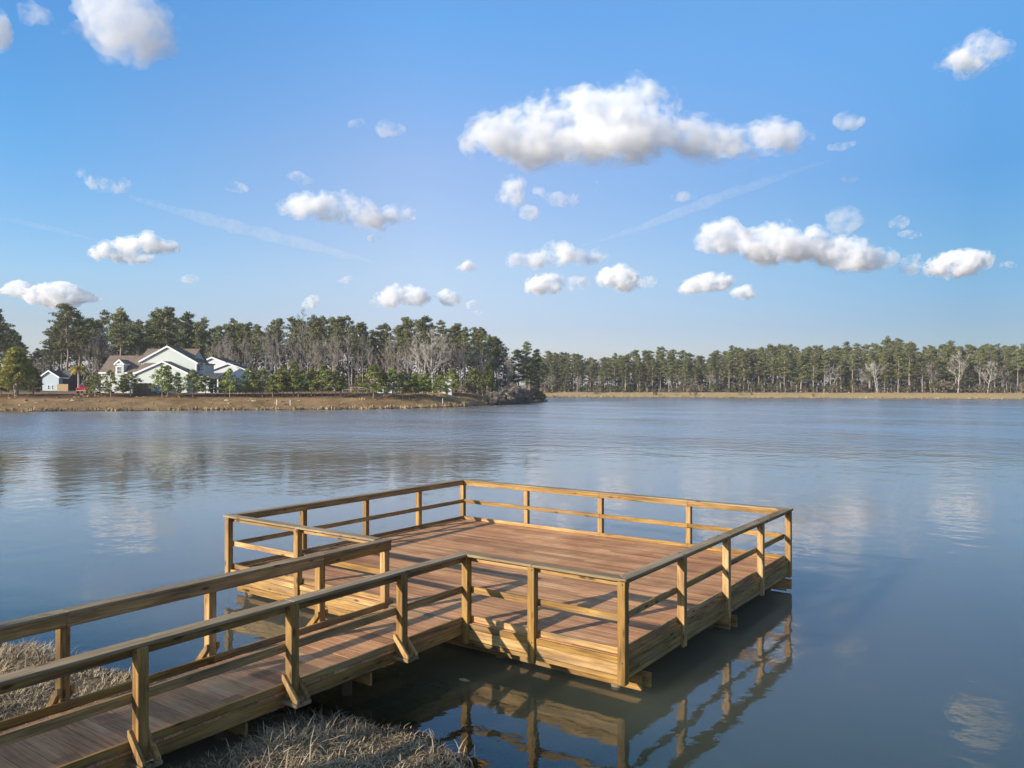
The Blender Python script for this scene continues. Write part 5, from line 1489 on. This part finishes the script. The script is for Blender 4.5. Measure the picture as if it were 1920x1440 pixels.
cloud(Z3([(745, 1070), (790, 1020), (850, 996), (910, 1020), (935, 1060), (960, 1080)]), Z3([(745, 1100), (800, 1118), (880, 1142), (930, 1130), (960, 1096)]), 'low cloud in the centre, right one of the paired clouds', npf=1.2)
cloud(Z3([(950, 1080), (1000, 1058), (1040, 1062)]), Z3([(950, 1110), (1000, 1118), (1040, 1090)]), 'faint veil at the right of the paired clouds', mat=WISP)
cloud(Z3([(36, 1010), (70, 990), (95, 978), (150, 1015)]), Z3([(36, 1028), (100, 1042), (150, 1030)]), 'small bright cloud left of the cloud in the centre of the sky') if False else None
# right
cloud([(1300, 460), (1315, 428), (1345, 412), (1375, 414), (1395, 432), (1425, 425), (1440, 412), (1470, 418), (1485, 432), (1505, 440), (1525, 428), (1545, 446), (1575, 440), (1605, 448), (1640, 462), (1684, 475)],
      [(1300, 468), (1340, 472), (1400, 480), (1440, 496), (1490, 500), (1530, 490), (1580, 512), (1640, 508), (1684, 492)], 'long ragged bank of white cloud above the right-hand treeline', npf=2.6, depth=0.14)
cloud([(1556, 410), (1570, 392), (1590, 386), (1612, 396), (1596, 420)], [(1556, 420), (1575, 436), (1596, 440), (1612, 402)], 'hook-shaped wisp rising out of the ragged cloud bank', mat=cloud_vol('veil', 0.014, 0.46, 0.66))
cloud([(1668, 412), (1688, 404), (1704, 410)], [(1668, 420), (1688, 428), (1704, 418)], 'small wisp right of the hook-shaped wisp, the upper of two', mat=WISP)
cloud([(1680, 436), (1700, 432), (1727, 436)], [(1680, 440), (1700, 446), (1727, 443)], 'small wisp right of the hook-shaped wisp, the lower of two', mat=WISP)
cloud([(1690, 490), (1705, 478), (1724, 474)], [(1690, 505), (1704, 515), (1724, 486)], 'shredded wisp between the ragged bank and the oval cloud', mat=WISP)
cloud([(1732, 505), (1752, 482), (1785, 467), (1830, 465), (1858, 478), (1850, 496)], [(1732, 514), (1780, 519), (1825, 515), (1850, 500), (1858, 484)], 'oval grey-white cloud low at the right', npf=1.2)
cloud([(1876, 494), (1892, 490), (1906, 496)], [(1876, 500), (1892, 504), (1906, 500)], 'tiny cloud at the right edge beside the oval cloud', mat=WISP)
cloud(Z3([(1150, 1120), (1190, 1085), (1240, 1062), (1300, 1044), (1390, 1046), (1412, 1090)]), Z3([(1150, 1140), (1230, 1144), (1350, 1128), (1412, 1104)]), 'low white cloud under the left half of the ragged bank', npf=1.2)
cloud(Z3([(1420, 1140), (1450, 1118), (1510, 1105), (1536, 1140)]), Z3([(1420, 1158), (1480, 1174), (1536, 1164)]), 'small low cloud just right of the low white cloud under the bank')

# condensation trails and a thin veil high up
VEIL = cloud_vol('ice_veil', 0.0013, 0.35, 0.75)
def trail(pts, w, label, name='contrail', alt=3600.0, flat=1.0):
    m = MB(); P = []
    for px, py in pts:
        v = (alt - CZ) * FPX / (HOR - py); x, y = pv(px, v); P.append((x, y, alt))
    c = Vector(P[0]); R_ = [w * (0.35 + 0.65 * math.sin(math.pi * (i + 0.5) / len(P))) for i in range(len(P))]
    n = 24; PP = []; RR = []
    for i in range(n + 1):
        t = i / n * (len(P) - 1); k = min(int(t), len(P) - 2); f = t - k
        PP.append(Vector(P[k]).lerp(Vector(P[k + 1]), f) - c + Vector((rng.uniform(-1, 1) * w * .3, rng.uniform(-1, 1) * w * .3, 0))); RR.append(max(5, (R_[k] * (1 - f) + R_[k + 1] * f) * rng.uniform(0.8, 1.2) * math.sin(math.pi * (0.04 + 0.92 * i / n)) ** 0.5))
    m.tube(PP, RR, 14)
    o = m.build(name, VEIL, None, c); tag(o, label, 'contrail' if name == 'contrail' else 'cloud')
trail([(-60, 398), (40, 416), (110, 432), (185, 452)], 75, 'short bright contrail at the left edge, pointing down to the right')
trail([(1085, 462), (1200, 428), (1320, 380), (1420, 345), (1560, 300)], 110, 'long faint contrail sloping up to the right below the largest cloud')
trail([(240, 368), (420, 420), (560, 455), (700, 492)], 170, 'wide faint contrail sloping down across the left half of the sky')

# ------------------------------------------------------------------ dry grass on the near bank
def grass():
    r_ = np.random.default_rng(5); X, Y = [], []
    tx = r_.uniform(-13.5, 2.5, 5200); ty = r_.uniform(-9.5, -2.2, 5200)
    d = sdist(tx, ty); ok = (d > 0.02)
    u, v = uvinv(tx, ty); ok &= (v > 1.5) & (np.abs(u) < v * 0.80 + 1.5)
    tx, ty, d = tx[ok], ty[ok], d[ok]
    Vv, Ff = [], []
    nb_total = 0
    for cx_, cy_, dd in zip(tx, ty, d):
        under = WXL + 0.05 < cx_ < WXR - 0.05
        nb = r_.integers(16, 30) if not under else 3
        hh = r_.uniform(0.10, 0.34) * (0.75 + 0.35 * math.sin(cx_ * 2.1 + cy_ * 1.7)) * (0.5 if under else 1)
        g = tz(cx_, cy_) if False else None
        lean0 = r_.uniform(0, 6.283)
        for b in range(nb):
            a = lean0 + r_.normal() * 1.7; rx, ry = r_.normal(size=2) * 0.09
            L = hh * r_.uniform(0.6, 1.3); bend = r_.uniform(0.4, 1.9); w = r_.uniform(0.003, 0.0075)
            Vv.append((cx_ + rx, cy_ + ry, a, L, bend, w)); nb_total += 1
    B = np.array(Vv); n = len(B)
    gz = terrain(B[:, 0], B[:, 1]) - 0.02
    t = np.array([0, .4, .75, 1.0])
    ca, sa = np.cos(B[:, 2]), np.sin(B[:, 2])
    out = B[:, 3, None] * np.sin(B[:, 4, None] * t) * t * 0.95; up = B[:, 3, None] * (t - 0.45 * B[:, 4, None] * t * t)
    cxp = B[:, 0, None] + ca[:, None] * out; cyp = B[:, 1, None] + sa[:, None] * out; czp = gz[:, None] + up
    w = B[:, 5, None] * np.array([1, .9, .6, .12])
    V = np.empty((n, 4, 2, 3)); V[..., 0, 0] = cxp - sa[:, None] * w; V[..., 0, 1] = cyp + ca[:, None] * w; V[..., 1, 0] = cxp + sa[:, None] * w; V[..., 1, 1] = cyp - ca[:, None] * w
    V[..., 0, 2] = czp; V[..., 1, 2] = czp
    base = (np.arange(n) * 8)[:, None, None]; q = np.array([[0, 1, 3, 2], [2, 3, 5, 4], [4, 5, 7, 6]])[None]
    F = (base + q).reshape(-1, 4)
    me = bpy.data.meshes.new('dry_grass'); V = V.reshape(-1, 3)
    me.vertices.add(len(V)); me.vertices.foreach_set('co', V.astype(np.float32).ravel())
    me.loops.add(F.size); me.loops.foreach_set('vertex_index', F.astype(np.int32).ravel())
    me.polygons.add(len(F)); me.polygons.foreach_set('loop_start', np.arange(0, F.size, 4, dtype=np.int32)); me.update(calc_edges=True)
    ca_ = me.attributes.new('tone', 'FLOAT', 'POINT'); ca_.data.foreach_set('value', np.repeat(r_.random(n), 8).astype(np.float32))
    t_ = NT('dry_straw_grass'); f = attr(t_, 'tone'); nn = t_.noise(t_.pos(), 0.8, 3)
    c = t_.ramp(t_.math('ADD', t_.math('MULTIPLY', f, 0.6), t_.math('MULTIPLY', nn, 0.4)), [(0.2, (0.19, 0.13, 0.075)), (0.5, (0.43, 0.32, 0.19)), (0.8, (0.61, 0.485, 0.32))])
    t_.done(c, 0.8, 0.15); me.materials.append(t_.mat)
    tag(link('dry_grass', me), kind='stuff')
grass()

# a leaf drifting on the water by the platform
m = MB(); m.poly([(-.10, 0, .006), (-.03, -.045, .010), (.06, -.035, .008), (.12, .0, .016), (.05, .04, .010), (-.04, .045, .012)])
lf = m.build('floating_leaf', plain('dry_leaf', (0.36, 0.30, 0.18), 0.8), None, (-2.32, -0.62, 0.004), fix=False); tag(lf, 'single tan leaf floating on dark water beside the platform front', 'leaf')

# thin winter haze: one box of even, pale air round the viewpoint and the whole scene, below the clouds
m = MB(); m.box(-1500, 1500, -1500, 1500, -2.6, 42)
t = NT('pale_haze'); t.n.remove(t.bsdf)
vs = t.node('ShaderNodeVolumePrincipled'); vs.inputs['Color'].default_value = (0.93, 0.95, 1.0, 1); vs.inputs['Density'].default_value = 0.00017; vs.inputs['Anisotropy'].default_value = 0.0
t.l.new(vs.outputs[0], t.out.inputs['Volume'])
hz = m.build('haze', t.mat, None, (CX, CY, 0)); tag(hz, kind='stuff')
